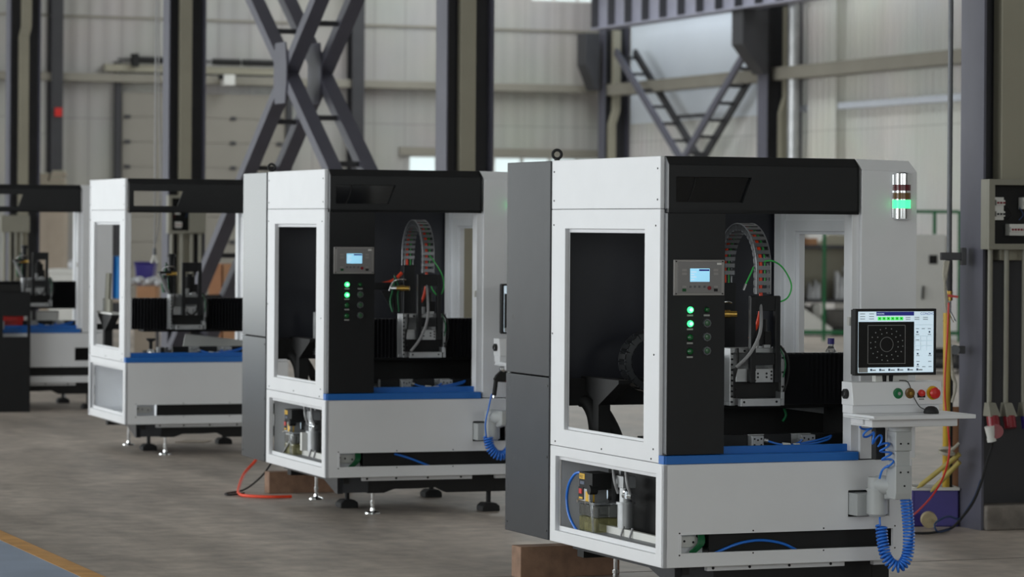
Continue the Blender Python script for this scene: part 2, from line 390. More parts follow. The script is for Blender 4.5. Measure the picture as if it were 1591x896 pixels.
b.cyl(STD, (-.4, 0, 0), (pe(450, 96)[0]-base, 0, 0), .02)
b.build('shaft', o)
for a, c in ((200, 252), (326, 368), (372, 438)):
    MB().cyl(BM, (pe(a, 96)[0]-base, 0, 0), (pe(c, 96)[0]-base, 0, 0), .055).build('spring', o)
MB().box(BM, -.16, -.06, -.08, .1, -.12, .1).build('end_bracket', o)
b = MB().box(OLV, pe(160, 106)[0], pe(452, 106)[0], QE-.18, QE, zb_-.05, zb_+.07); struct(HB('trim_9', b), 'grey header rail above the overhead door')
o = empty('door_opener', hall(pe(345, 126)[0], QE-.36, pe(345, 126)[1]), BY); tag(o, 'small white box with a dark knob above the overhead door', 'control box')
MB().box(WHT, -.1, .1, -.1, .08, -.09, .09).build('housing', o, .01); MB().ball(BM, (-.14, -.06, .05), .05).build('knob', o)
# slim posts on the end wall
for px0, px1, lab in ((74, 92, 'slim dark steel post on the end wall bearing a red sign'), (539, 558, 'slim dark steel post on the end wall behind the cross brace')):
    a0, a1 = pe(px0, 100)[0], pe(px1, 100)[0]
    b = MB().box(STD, a0, a1, QE-.3, QE-.28, 0, ZC).box(STD, (a0+a1)/2-.01, (a0+a1)/2+.01, QE-.28, QE-.02, 0, ZC).box(STD, a0, a1, QE-.03, QE-.01, 0, ZC)
    struct(HB('steel_post', b), lab)
a = pe(84, 175); b = MB().box(RED, a[0]-.06, a[0]+.06, QE-.33, QE-.31, a[1]-.07, a[1]+.07)
tag(HB('red_sign', b), 'small red sign plate on the slim dark post of the end wall', 'sign')
a = pe(63, 60); b = MB().box(WALLR, pe(48, 60)[0], pe(72, 60)[0], QE-.02, QE, 0, ZC); struct(HB('trim_10', b))
# ------------------------------------------------------------------ steel columns with downpipes
P0, PW, FW = 8.151, .385, .24
CQ = [14.27, 22.42, 30.57, 38.1]
lab = ['grey steel column at the right edge with a distribution box', 'grey steel column rising between the second and third machines from the left', 'grey steel column behind the open white machine frame, with a switch box', 'dark steel column at the left edge of the photo']
def hcolumn(p, q, pw, fw, lab, z1=ZC):
    b = MB().box(STL, p, p+.014, q, q+fw, 0, z1).box(STL, p+pw-.014, p+pw, q, q+fw, 0, z1).box(STD, p+.014, p+pw-.014, q+fw/2-.006, q+fw/2+.006, 0, z1)  # web takes the darker steel, its shade painted in
    return struct(HB('steel_column', b), lab)
for i, q in enumerate(CQ):
    pw = .44 if i == 0 else PW
    hcolumn(P0, q, pw, FW, lab[i])
    b = MB(); pa, pb = P0+.115, P0+.24
    if i == 3:
        zk = at(20, 45, 39)[2]
        b.box(OLV, pa, pb, q-.0, q+.09, 0, zk-.12).box(OLV, pa+.03, pb+.03, q, q+.09, zk, ZC)
        b.hexa(OLV, [(pa, q, zk-.12), (pb, q, zk-.12), (pb, q+.09, zk-.12), (pa, q+.09, zk-.12), (pa+.03, q, zk), (pb+.03, q, zk), (pb+.03, q+.09, zk), (pa+.03, q+.09, zk)])
    elif i == 0:
        b.box(OLV, pa-.01, P0+.27, q+.0, q+.09, 1.4, ZC)
    else:
        b.box(OLV, pa, pb, q-.0, q+.09, 0.1, ZC)
    tag(HB('downpipe', b, bevel=.006), 'olive-grey square downpipe inside the '+['column at the right edge', 'column between the machines', 'column behind the open white machine', 'column at the left edge'][i], 'pipe', 'column downpipes')
b = MB().box(CONC, P0+.016, P0+.43, CQ[0]-.03, CQ[0]+.11, 0, .13); struct(HB('trim_11', b, bevel=.01), 'rough concrete plinth in the foot of the right column')
# cross brace between two columns
qm, zm = (CQ[1]+CQ[2])/2+.12, 2.9
br = empty('cross_brace', hall(P0, qm, 0), BY); tag(br, 'laced steel cross brace between two columns behind the machines', 'brace')
dq, zlo, zup = 3.92, .25, 5.5
for x in (.035, PW-.035):
    for sg in (1, -1):
        kk = .0 if sg == 1 else .004
        MB().bar(STL, (x+kk, -sg*dq, zlo), (x+kk, sg*dq*(zup-zm)/(zm-zlo), zup), .13, .10, up=(0, .83, .55*-sg)).build('diagonal', br)
    MB().prism(STL, [(-.15, zm-.27), (.15, zm-.27), (.19, zm-.1), (.19, zm+.1), (.15, zm+.27), (-.15, zm+.27), (-.19, zm+.1), (-.19, zm-.1)], 0, x-.08, x-.066).build('gusset', br)
for sg in (1, -1):
    for k in (-6, -5, -4, -3, -2, -1, 1, 2, 3, 4, 5, 6):
        t = k*.41; z = zm+t; y = sg*dq*t/(zm-zlo)
        MB().bar(STD, (.0, y, z), (PW, y, z), .045, .045).build('batten', br)
# ------------------------------------------------------------------ side wall: columns, girder, brackets, V brace
qa = onp(935, 200, PR-.45)[0]
hcolumn(PR-.5, qa-.25, .45, .3, 'dark steel column in the far corner of the hall')
qb = onp(1190, 100, PR-.6)[0]
hcolumn(PR-.6, qb-.05, .6, .35, 'dark steel column on the side wall above the front machine')
for q, z0, pz, l in ((qa-.32, 0, PR-.44, 'corner column'), (qb-.12, 0, PR-.4, 'column on the side wall')):
    zk = 3.35
    b = MB().box(OLV, pz, pz+.13, q, q+.12, 0, zk).box(OLV, pz+.08, pz+.21, q, q+.12, zk+.25, 5)
    b.hexa(OLV, [(pz, q, zk), (pz+.13, q, zk), (pz+.13, q+.12, zk), (pz, q+.12, zk), (pz+.08, q, zk+.25), (pz+.21, q, zk+.25), (pz+.21, q+.12, zk+.25), (pz+.08, q+.12, zk+.25)])
    tag(HB('downpipe', b, bevel=.008), 'olive-grey downpipe with a kink beside the dark '+l, 'pipe', 'side wall downpipes')
qd = onp(1231, 100, PR-.35)[0]
b = MB().cyl(GALV, (PR-.32, qd, 0), (PR-.32, qd, ZC), .1, n=20)
for i in range(90): b.torus(GALV, (PR-.32, qd, .05+i*.1), (0, 0, 1), .1, .006, 16, 4)
tag(HB('spiral_duct', b), 'shiny spiral-seam vertical duct on the side wall', 'duct')
b = MB().box(WALLR, PR-.16, PR, qd-1.1, qd-.15, 0, ZC); struct(HB('trim_12', b, bevel=.01))
PG = PR-.95
qg0, zg0 = onp(917, 46, PG-.15); 
zg0 = onp(1100, 20, PG-.15)[1]
g = empty('crane_girder', hall(PG, qg0, zg0), BY); tag(g, 'dark steel crane girder with web stiffeners at the top of the side wall', 'girder')
LG_ = qg0-14.
MB().box(STLG, -.15, .15, -LG_, 0, 0, .03).build('bottom_flange', g); MB().box(STL, -.15, .15, -LG_, 0, .72, .75).build('top_flange', g)
MB().box(STLG, -.008, .008, -LG_, 0, .03, .72).build('web', g)
for i in range(24): MB().box(STD, -.14, -.008, -.03-i*.72, -.012-i*.72, .03, .72).build('stiffener', g)
for q, l in ((qa-.05, 'in the corner'), (qb+.1, 'above the front machine')):
    pb = PG+.08 if 'corner' in l else PG-.1
    b = MB().prism(STD, [(pb, zg0), (PR-.605, zg0), (PR-.605, zg0-1.0), (PR-.68, zg0-1.0), (pb, zg0-.55)], 1, q-.2, q+.2)
    tag(HB('girder_bracket', b, bevel=.01), 'dark wedge bracket holding up the crane girder '+l, 'bracket', 'crane girder brackets')
b = MB().box(BAYP, PR-.03, PR, qb+.35, qa-.3, onp(1080, 186, PR)[1], onp(1080, 186, PR)[1]+3.3); struct(HB('wall_panel', b), 'bluish white wall panel behind the V-shaped brace')
vb = empty('v_brace', hall(PR-.6, (qa+qb)/2, 0), BY); tag(vb, 'dark laced V-shaped brace on the side wall below the crane girder', 'brace')
def wallpt(px, py, p): q, z = onp(px, py, p); return Vector((p-(PR-.6), q-(qa+qb)/2, z))
pA, pB = PR-.68, PR-.33
legs = [((957, 80), (1054, 241)), ((1166, 68), (1069, 234))]
for k, (t, e) in enumerate(legs):
    A0, A1 = wallpt(*t, pA), wallpt(*e, pA); dB = Vector((pB-pA, 0, 0))
    A1 = A1+(A1-A0)*.12
    MB().bar(STL, A0, A1, .06, .12, up=(0, .5, .5)).build('chord', vb)
    MB().bar(STD, A0+dB, A1+dB, .06, .12, up=(0, .5, .5)).build('chord', vb)
    for i in range(7):
        p = A0.lerp(A1, (i+.4)/7); MB().bar(STD, p, p+dB, .05, .05).build('batten', vb)
a, c = wallpt(1046, 182, pB), wallpt(1104, 178, pB); MB().bar(STD, a, c, .06, .06).build('strut', vb)
# ================================================================== the machines  (u right, v back, w up from the lower edge of the body)
def screws(m, axis, d, pts, r=.004):
    b = MB(m)
    for a, c in pts:
        p = (d, a, c) if axis == 0 else (a, d, c)
        ax = Vector((1, 0, 0)) if axis == 0 else Vector((0, 1, 0))
        b.cyl(SC, Vector(p)-ax*.002, Vector(p)+ax*.004, r, n=8)
    return b
def chain_path(v0, v1, wtop, w0, w1, n=40):
    R = (v1-v0)/2; c = (v0+v1)/2; wc = wtop-R; P = []
    for i in range(12): P.append((v0, w0+(wc-w0)*i/12))
    for i in range(n+1): a = PI-PI*i/n; P.append((c+R*math.cos(a), wc+R*math.sin(a)))
    for i in range(1, 13): P.append((v1, wc+(w1-wc)*i/12))
    return P
def link_chain(b, P, place, half, pitch=.027, h=.02, rung=BK, plate=BK):
    """P: 2D path; place(a, b, side) -> 3D; half: half width"""
    L = [0.]
    for i in range(1, len(P)): L.append(L[-1]+math.hypot(P[i][0]-P[i-1][0], P[i][1]-P[i-1][1]))
    n = int(L[-1]/pitch)
    def pt(d):
        j = 0
        while j < len(P)-2 and L[j+1] < d: j += 1
        t = (d-L[j])/max(1e-9, L[j+1]-L[j]); return (P[j][0]+(P[j+1][0]-P[j][0])*t, P[j][1]+(P[j+1][1]-P[j][1])*t)
    for k in range(n):
        a, c = pt(k*pitch), pt((k+.93)*pitch); T = Vector((c[0]-a[0], c[1]-a[1])).normalized(); N = Vector((-T.y, T.x))
        for s in (-1, 1):
            q = []
            for sd in (s*half, s*(half-.005)):
                q.append([place(a[0]+N.x*h*e, a[1]+N.y*h*e, sd) for e in (-.5, .5)]+[place(c[0]+N.x*h*e, c[1]+N.y*h*e, sd) for e in (.5, -.5)])
            b.hexa(plate, q[0]+q[1])
        m = ((a[0]+c[0])/2, (a[1]+c[1])/2)
        for e in (-.5, .5):
            o = Vector(m)+N*h*e
            q = []
            for sd in (-half, half):
                q.append([place(o.x+T.x*pitch*t+N.x*.0025*r, o.y+T.y*pitch*t+N.y*.0025*r, sd) for t, r in ((-.27, -1), (.27, -1), (.27, 1), (-.27, 1))])
            b.hexa(rung, q[0]+q[1])

def machine(name, label, x, y, z, yaw, full=True, roof=True, column=True, enclosure=True, du=0., glass=True, console=None, inner=True, lube=True, hole_r=True, group=None):
    root = empty(name, (x, y, 0), yaw); tag(root, label, 'machine', group)
    M = lambda: MB(z)
    # ---- left side: cap, window frame, lower frame
    p = M().box(W, 0, .02, .05, 1.178, 1.4385, 1.65).box(W, .02, .03, .06, 1.16, 1.46, 1.63).build('side_cap_panel', root, .003)
    screws(z, 0, 0, [(.075, 1.60), (.075, 1.475), (1.15, 1.60), (1.15, 1.475)]).build('screws', p)
    b = M().plate(W, 0, 0, .02, (.05, 1.178, .417, 1.437), [(.2, 1.028, .492, 1.354)]).plate(W, 0, .02, .026, (.06, 1.17, .43, 1.43), [(.206, 1.028, .503, 1.338)])
    b.box(W, .02, .045, .05, .066, .419, 1.436).box(W, .02, .045, 1.16, 1.178, .419, 1.436)
    p = b.build('side_window_frame', root, .003)
    screws(z, 0, 0, [(.09, 1.37), (1.15, 1.37), (.1, .85), (1.16, .9), (.1, .47), (.62, .435), (1.12, .435), (.12, .43)]).build('screws', p)
    b = M().plate(W, 0, 0, .02, (.0, 1.178, 0, .415), [(.075, 1.12, .05, .372)]).plate(W, 0, .02, .026, (.01, 1.17, .01, .41), [(.096, 1.12, .07, .355)])
    p = b.build('lower_side_frame', root, .003)
    # ---- front apron
    b = M().plate(W, 1, 0, .02, (.0, 1.13, 0, .414), [(.08, 1.042, .057, .131), (.834, 1.024, .183, .291)])
    b.box(W, 1.112, 1.13, .02, 1.1, 0, .414)
    p = b.build('front_apron', root, .003)
    screws(z, 1, 0, [(.072, .138), (.072, .05), (.4, .14), (.4, .05), (.72, .14), (1.05, .14), (1.05, .05), (.72, .05)], .0035).build('screws', p)
    b = M().plate(W, 1, -.0015, .0, (.07, 1.052, .047, .141), [(.08, 1.042, .057, .131)]); b.build('slot_rim', root)
    b = M().box(BM, .228, 1.09, .05, .06, .0, .18).box(WD, .04, .228, .115, .12, .03, .2)
    b.build('slot_backing', root)
    b = M().box(BM, .80, 1.08, .14, .15, .15, .33); b.build('recess_backing', root)
    p = M().box(WHT, .09, .19, .1, .106, .07, .115).prism(WHT, [(.19, .07), (.21, .085), (.21, .1), (.19, .115)], 1, .1, .106).build('inner_bracket', root, .002)
    screws(z, 1, .1, [(.11, .1), (.14, .095), (.18, .09)], .005).build('screws', p)
    if lube:
        for k in range(5): M().tube(GRD, spline([(.16+.006*k, .09, .05), (.19+.006*k, .07, .09), (.195+.005*k, .09, .14)]), .0045, 6).build('green_cable', root)
    # ---- blue trim
    b = M().box(BL, .008, .878, -.004, .06, .415, .449).box(BL, .008, .878, .06, .08, .415, .478).box(BL, .0, .03, .0, .05, .415, .449)
    b.build('blue_trim', root, .002)
    # ---- header with parallelogram opening
    b = M()
    b.ringplate(BK, 1, .012, .03, [(.02, 1.422), (.88, 1.422), (.88, 1.615), (.02, 1.615)], [(.053, 1.466), (.352, 1.466), (.39, 1.566), (.053, 1.566)])
    b.prism(BK, [(.012, 1.615), (.05, 1.65), (.05, 1.632), (.03, 1.612)], 0, .02, .88)
    b.box(BK, .02, .88, .05, .14, 1.636, 1.65)
    b.box(BK, .0205, .8795, .012, .075, 1.421, 1.436)
    b.prism(BK, [(.012, 1.421), (.075, 1.421), (.075, 1.65), (.05, 1.65), (.012, 1.615)], 0, .868, .88)
    if column or roof: b.prism(GE, [(.012, 1.438), (.05, 1.438), (.05, 1.648), (.046, 1.648), (.012, 1.615)], 0, .0195, .024)
    p = b.build('header', root, .0015)
    if glass:
        b = M().prism(GLB, [(.049, 1.462), (.354, 1.462), (.394, 1.57), (.049, 1.57)], 1, .031, .036).build('header_glass', p)
        c = [(.146-.012*t-.02*t*t, .029, 1.565-.099*t) for t in [i/8 for i in range(9)]]
        M().tube(BM, c, .003, 6).build('glass_seam', p)
    # ---- control column
    if column:
        b = M().box(BK, .018, .272, .012, .07, .452, 1.42).box(GE, .0172, .0185, .016, .07, .456, 1.42)
        col = b.build('control_column', root, .0015)
        cp = M().box(BEZ, .041, .265, .002, .012, 1.091, 1.234).box(BEZI, .055, .251, -.0005, .003, 1.10, 1.226).build('control_panel', root, .002)
        screws(z, 1, .001, [(.05, 1.098), (.256, 1.098), (.05, 1.227), (.256, 1.227)], .003).build('screws', cp)
        b = M().box(SCR, .111, .197, -.002, .002, 1.146, 1.199).box(SCRT, .15, .195, -.0026, 0, 1.189, 1.196)
        for i in range(4): b.box(SCRW, .115, .128+.01*(i % 2), -.0026, 0, 1.153+.01*i, 1.157+.01*i)
        b.build('display', cp)
        k = M()
        for u_ in (.085, .225):
            for w_ in (1.193, 1.178): k.box(BEZ, u_-.01, u_+.01, -.0025, 0, w_-.005, w_+.005)
        for i, u_ in enumerate((.085, .113, .132, .152, .175, .225)):
            k.box(BEZ if i in (0, 5) else ALD, u_-(.009 if i in (0, 5) else .004), u_+(.009 if i in (0, 5) else .004), -.0025, 0, 1.122, 1.13)
        k.box(GOFF, .077, .093, -.0025, 0, 1.107, 1.118); k.box(BM, .217, .233, -.0025, 0, 1.107, 1.118); k.cyl(REDD, (.196, .0, 1.121), (.196, -.004, 1.121), .008)
        k.box(WHT, .23, .249, -.0022, 0, 1.214, 1.222)
        k.build('keys', cp)
        for i in range(4):
            w_ = 1.033-.0557*i
            b = M().lathe(GON if i < 2 else GOFF, [(.0, .016), (.009, .014), (.0125, .009), (.0135, 0)], (.117, .012, w_), (0, -1, 0), 20)
            if i < 2: b.lathe(GCORE, [(0, .0172), (.006, .0162), (.0075, .0145)], (.117, .012, w_), (0, -1, 0), 16)
            b.torus(BM, (.117, .011, w_), (0, 1, 0), .0145, .002)
            o = b.build('indicator_button', root, label='lit green indicator' if i < 2 else 'unlit dark green indicator')
            M().box(LBL, .104, .130, .0095, .0125, w_-.026, w_-.019).build('tag_plate', o)
            if i == 0:
                b = M().lathe(GOFF, [(.0, .014), (.008, .012), (.0105, 0)], (.191, .012, w_), (0, -1, 0), 18).torus(BM, (.191, .011, w_), (0, 1, 0), .012, .002)
                o = b.build('indicator_button', root); M().box(LBL, .178, .204, .0095, .0125, w_-.026, w_-.019).build('tag_plate', o)
            else:
                b = M().lathe(ALD, [(0, .008), (.0175, .008), (.0185, 0)], (.192, .012, w_+.002), (0, -1, 0), 8, smooth=False).lathe(GBTN, [(0, .014), (.010, .013), (.012, .008)], (.192, .012, w_+.002), (0, -1, 0), 18)
                b.build('push_button', root)
    # ---- right post, right side frame, lower right
    c_ = .03
    b = M().hexa(W, [(.892, .012, .418), (1.15, .012, .418), (1.15, .08, .418), (.892, .08, .418), (.892, .012, 1.605), (1.15, .012, 1.598), (1.15, .08, 1.598), (.892, .08, 1.605)])
    b.hexa(W, [(.892, .012, 1.605), (1.15, .012, 1.598), (1.15, .08, 1.598), (.892, .08, 1.605), (.88, .045, 1.65), (1.128, .045, 1.645), (1.128, .08, 1.645), (.88, .08, 1.65)])
    b.box(W, .858, .892, .03, .1, .45, 1.43)
    post = b.build('right_post', root, .002)
    b = M().box(WHT, .848, .858, .03, .05, .965, 1.0); screws(z, 1, .028, [(.853, .985)], .003); b.build('door_catch', root, .001)
    b = M().plate(WD, 0, 1.062, 1.09, (.08, 1.12, .416, 1.434), [(.2, .90, .5, 1.337)]).plate(WD, 0, 1.056, 1.062, (.08, 1.1, .45, 1.40), [(.2, .93, .49, 1.35)])
    b.box(WD, 1.06, 1.09, .08, 1.12, 1.434, 1.63).box(WD, 1.04, 1.062, 1.03, 1.10, .45, 1.62)
    p = b.build('right_side_frame', root, .002)
    b = M().box(W, 1.07, 1.10, .08, 1.178, .0, .416); b.build('right_lower_panel', root)
    # ---- back wall, roof
    if inner:
        b = M().box(BI, .03, 1.062, 1.12, 1.135, .70, 1.63).box(BM, .03, 1.062, 1.08, 1.12, .59, .705)
        b.build('inner_back_wall', root)
    else:
        b = M().box(BM, .03, 1.062, 1.10, 1.135, .60, .64).box(W, .0, .03, 1.12, 1.178, 0, 1.65); b.build('rear_rail', root)
    if roof:
        b = M().box(BI, .03, 1.06, .14, 1.135, 1.625, 1.645); b.build('roof_panel', root)
    # ---- rear enclosure
    if enclosure:
        b = M().box(GR, -.006, .012, 1.183, 1.685, .711, 1.648).box(BM, .0, .02, 1.178, 1.2, 0, 1.645)
        b.box(GR, 0, 1.1, 1.18, 1.685, 1.632, 1.648).box(GR, 1.085, 1.1, 1.183, 1.685, .65, 1.64).box(GR, .012, 1.085, 1.67, 1.685, .66, 1.632)
        e = b.build('rear_enclosure', root, .003)
        b = M().box(GR, -.006, .012, 1.183, 1.685, .001, .706); b.build('lower_door', e, .003)
        screws(z, 0, -.006, [(1.2, .67), (1.2, .36), (1.2, .04), (1.66, .04)], .005).build('screws', e)
        b = M().torus(BLACKP, (.02, 1.17, 1.677), (.4, .92, 0), .019, .0065).cyl(BLACKP, (.02, 1.17, 1.645), (.02, 1.17, 1.66), .012); b.build('lifting_eye', root)
    # ---- inside below: floor pan, rear sheet, compartment
    vl = 1.14
    b = M().box(WD, .04, 1.06, vl, vl+.01, .03, .416).box(WD, .04, 1.06, .06, vl, .02, .03)
    b.build('compartment_lining', root)
    b = M().box(BM, .36, 1.05, .12, 1.06, .04, .455).box(BM, .10, .36, .5, 1.0, .37, .415)
    b.box(BK, .38, 1.04, .24, .28, .455, .512).box(BM, .38, 1.04, .3, .62, .455, .47)
    bed = b.build('machine_bed', root, .004)
    for k, (u0, u1) in enumerate(((.491, .546), (.72, .784))):
        o = M().box(AL, u0, u1, .2, .24, .44, .508).box(AL, u0-.03*k, u1+.022*(1-k), .24, .27, .45, .512).build('clamp_block', root, .002)
        s = screws(z, 1, .2, [(u0+.012, .495), (u1-.012, .495), (u0+.012, .47), (u1-.012, .47), ((u0+u1)/2, .49)], .004); s.build('screws', o)
    b = M()
    b.tube(BLH, spline([(.554, .2, .488), (.60, .17, .474), (.655, .17, .47), (.72, .18, .476), (.80, .19, .488), (.858, .2, .502)]), .0045)
    b.tube(BLH, spline([(.66, .165, .468), (.75, .165, .473), (.83, .18, .487), (.855, .2, .497)]), .0045)
    b.tube(BLH, spline([(.655, .16, .47), (.69, .17, .478), (.715, .19, .488)]), .0045)
    h = b.build('air_tube', root)
    b = M().cyl(WHT, (.615, .168, .472), (.648, .165, .469), .009, n=10).cyl(WHT, (.66, .16, .468), (.69, .165, .468), .009, n=10).cyl(AL, (.546, .2, .49), (.562, .195, .486), .008, n=10).cyl(AL, (.705, .195, .487), (.725, .2, .49), .008, n=10)
    b.build('tube_fitting', root)
    if hole_r:
        b = M().prism(AL, [(.79, .60), (.79, .61), (1.0, .615), (1.0, .572)], 1, .54, .55).box(AL, 1.0, 1.06, .5, .62, .612, .618); b.build('guide_plate', root)
        M().tube(GRD, spline([(.79, .5, .60), (.80, .5, .57), (.785, .5, .545)]), .006).build('green_strap', root)
    # ---- gantry
    G = lambda: MB(z+.006, -.102, -.22)
    def scrg(*a_, **k_): b_ = screws(*a_, **k_); b_.du, b_.dv, b_.dz = -.102, -.22, z+.006; return b_
    b = G().box(BM, .32, 1.155, .64, .80, .60, .70)
    b.build('gantry_beam', root, .004)
    for k, (u0, u1) in enumerate(((.212, .53+du), (.755+du, 1.155))):
        b = G(); n = max(4, int((u1-u0)/.021)); st = (u1-u0)/n
        poly = []
        for i in range(n): poly += [(u0+st*i, .60), (u0+st*(i+.5), .578)]
        poly += [(u1, .6), (u1, .64), (u0, .64)]
        b.prism(BELW, poly, 2, .618, .83)
        b.prism(BELW, [(u0+.0, .6)]+[(u0+st*i, .582 if i % 2 else .6) for i in range(1, n)]+[(u1, .6), (u1, .64), (u0, .64)], 2, .83, .834)
        b.build('bellows_cover', root)
    # carriage
    U = lambda u: u+du
    b = G().box(AL, U(.515), U(.767), .54, .56, .622, .862).box(AL, U(.515), U(.53), .47, .54, .64, .862).box(AL, U(.752), U(.767), .47, .56, .622, .862)
    b.box(AL, U(.53), U(.752), .47, .545, .841, .862).box(BM, U(.535), U(.75), .49, .53, .654, .72).box(AL, U(.53), U(.555), .5, .54, .622, .70)
    car = b.build('carriage', root, .002)
    pts = [(U(.523), .64+.022*i) for i in range(10)]+[(U(.545), .66), (U(.545), .69), (U(.58), .85), (U(.74), .66), (U(.74), .68), (U(.757), .70), (U(.757), .76), (U(.757), .82)]
    scrg(z, 1, .467, pts, .0045).build('screws', car)
    b = G().box(AL, U(.552), U(.735), .44, .47, .622, .654).box(AL, U(.735), U(.752), .44, .5, .65, .68); o = b.build('bottom_bar', car, .002)
    scrg(z, 1, .44, [(U(.566), .64), (U(.715), .64)], .005).build('screws', root)
    b = G().box(AL, U(.612), U(.699), .44, .5, .72, .777).box(AL, U(.538), U(.59), .46, .5, .722, .778); o = b.build('guide_block', car, .002)
    s = scrg(z, 1, .44, [(U(.628), .757), (U(.628), .742), (U(.668), .757), (U(.668), .742), (U(.69), .765), (U(.69), .75), (U(.69), .735), (U(.615), .772), (U(.615), .728)], .0045); s.build('screws', root)
    b = G().box(BK, U(.588), U(.611), .425, .45, .72, 1.075).box(BK, U(.701), U(.724), .425, .45, .72, 1.075).box(BK, U(.588), U(.724), .43, .45, 1.015, 1.078).box(BK, U(.611), U(.701), .43, .45, .792, .84)
    b.build('head_frame', car, .002)
    b = G().cyl(BM, (U(.656), .5, .87), (U(.656), .5, .98), .038).cyl(AL, (U(.63), .47, .862), (U(.63), .47, .9), .016).cyl(BM, (U(.656), .5, .98), (U(.656), .5, 1.0), .02).box(BM, U(.67), U(.7), .46, .52, .862, .93).box(AL, U(.66), U(.69), .45, .5, .862, .875)
    b.build('head_motor', car)
    b = G().cyl(BRS, (U(.51), .56, 1.0), (U(.575), .53, 1.0), .013).cyl(CH, (U(.48), .57, 1.0), (U(.51), .56, 1.0), .011).cyl(BRS, (U(.53), .552, 1.0), (U(.55), .543, 1.0), .017, n=6)
    b.tube(CH, spline([(U(.47), .57, .985), (U(.49), .56, 1.035), (U(.53), .55, 1.05), (U(.56), .55, 1.045)]), .004)
    b.build('brass_coupling', car)
    b = G().prism(BK, [(U(.44), .985), (U(.53), .985), (U(.53), .86), (U(.515), .86)], 1, .62, .64) if full else G().prism(AL, [(U(.455), 1.0), (U(.475), 1.0), (U(.535), .87), (U(.515), .87)], 1, .56, .59).box(BK, U(.455), U(.535), .52, .6, 1.0, 1.016)
    b.build('gusset_arm', car, .002)
    for k in range(5): G().tube(BM if k % 3 else GRD, spline([(U(.50+.012*k), .60, .87), (U(.49+.014*k), .61, .93+.01*k), (U(.51+.01*k), .62, 1.0), (U(.53), .66, 1.05+.006*k)]), .005, 6).build('cable', car)
    for pth, r_, m_ in (([(U(.545), .46, .86), (U(.535), .44, .80), (U(.525), .45, .73), (U(.53), .46, .66)], .005, BM), ([(U(.74), .46, .87), (U(.765), .44, .82), (U(.772), .45, .74), (U(.755), .46, .67)], .005, BM), ([(U(.735), .45, .86), (U(.755), .44, .80), (U(.75), .45, .74)], .003, GRD)):
        G().tube(m_, spline(pth), r_).build('cable', car)
    if not full: G().tube(BM, spline([(U(.62), .43, .74), (U(.65), .41, .72), (U(.69), .42, .75), (U(.7), .44, .79)]), .006).build('cable', car)
    if full:
        uc = U(.655)
        b = G(); P = chain_path(.46, .80, 1.362, 1.085, 1.12)
        link_chain(b, P, lambda a, c, s: (uc+s, a, c), .032, pitch=.031, h=.026, rung=RUNG, plate=CHP)
        ch = b.build('cable_chain', root)
        n = len(P)
        for sd in (-1, 1):
            T = [Vector((P[min(i+1, n-1)][0]-P[max(i-1, 0)][0], P[min(i+1, n-1)][1]-P[max(i-1, 0)][1])).normalized() for i in range(n)]
            G().tube(RUNG, [(uc+sd*.032, P[i][0]-T[i].y*.013, P[i][1]+T[i].x*.013) for i in range(n)], .0032, 6).build('chain_edge', ch)
        b = G().tube(ORG, [(uc-.008, a, c) for a, c in P], .008).build('orange_cable', ch, label='orange cable in the chain')
        G().tube(GYC, [(uc-.02, a, c) for a, c in P], .005).build('grey_cable', ch); G().tube(GRC, [(uc+.012, a, c) for a, c in P[4:]], .0035).build('green_cable', ch)
        b = G().box(BK, uc-.034, uc+.034, .775, .835, .80, 1.125); b.build('chain_anchor', root, .003)
        b = G().tube(ORG, spline([(uc-.006, .46, 1.09), (uc-.008, .455, 1.03), (uc-.02, .47, .95), (uc-.035, .5, .9)]), .008); b.build('orange_cable', root)
        b = G().tube(GYC, spline([(uc-.016, .45, 1.07), (uc-.024, .42, 1.0), (uc-.04, .40, .92), (uc-.085, .40, .84), (uc-.136, .42, .785)]) if du == 0 else spline([(uc-.016, .45, 1.07), (uc-.012, .42, .95), (uc-.02, .40, .83), (uc-.06, .40, .73), (uc-.11, .41, .66)]), .0075); b.build('grey_hose', root)
        if du == 0:
            b = G().tube(GRC, spline([(uc+.002, .45, 1.219), (uc+.035, .44, 1.222), (uc+.08, .44, 1.198), (uc+.115, .44, 1.15), (uc+.125, .44, 1.11), (uc+.108, .44, 1.07), (uc+.07, .44, 1.053), (uc+.03, .44, 1.06), (uc+.012, .44, 1.073)]), .0035)
            b.tube(GRC, spline([(uc-.035, .47, 1.195), (uc-.052, .46, 1.17), (uc-.08, .45, 1.126)]), .0035).cyl(CH, (uc-.08, .45, 1.126), (uc-.092, .448, 1.10), .005)
            b.build('loose_green_cable', root)
            b = M(); P2 = [(.36+.15*math.cos(a), .79+.125*math.sin(a)) for a in [PI/2+PI*i/30 for i in range(31)]]
            P2 = [(.62, .915), (.55, .915), (.45, .915)]+P2+[(.45, .665), (.6, .665)]
            link_chain(b, P2, lambda a, c, s: (a, .86+s, c), .035, pitch=.04, h=.03, plate=CHP)
            b.build('cross_axis_chain', root)
        else:
            b = G().tube(GRC, spline([(uc, .45, 1.19), (uc+.03, .44, 1.15), (uc+.075, .44, 1.08), (uc+.088, .44, 1.02), (uc+.075, .44, .975), (uc+.05, .44, .965), (uc+.02, .44, 1.0), (uc+.01, .45, 1.05)]), .0035)
            b.build('loose_green_cable', root)
            G().tube(ORG, spline([(uc-.045, .78, 1.08), (uc-.08, .77, 1.05), (uc-.12, .76, 1.03), (uc-.17, .74, 1.02)]), .01).build('orange_cable', root)
            G().box(BK, .33, uc-.06, .70, .72, .99, 1.03).build('cable_tray', root, .002)
            M().box(AL, .20, .235, .9, .93, .62, .86).build('end_bracket', root, .002)
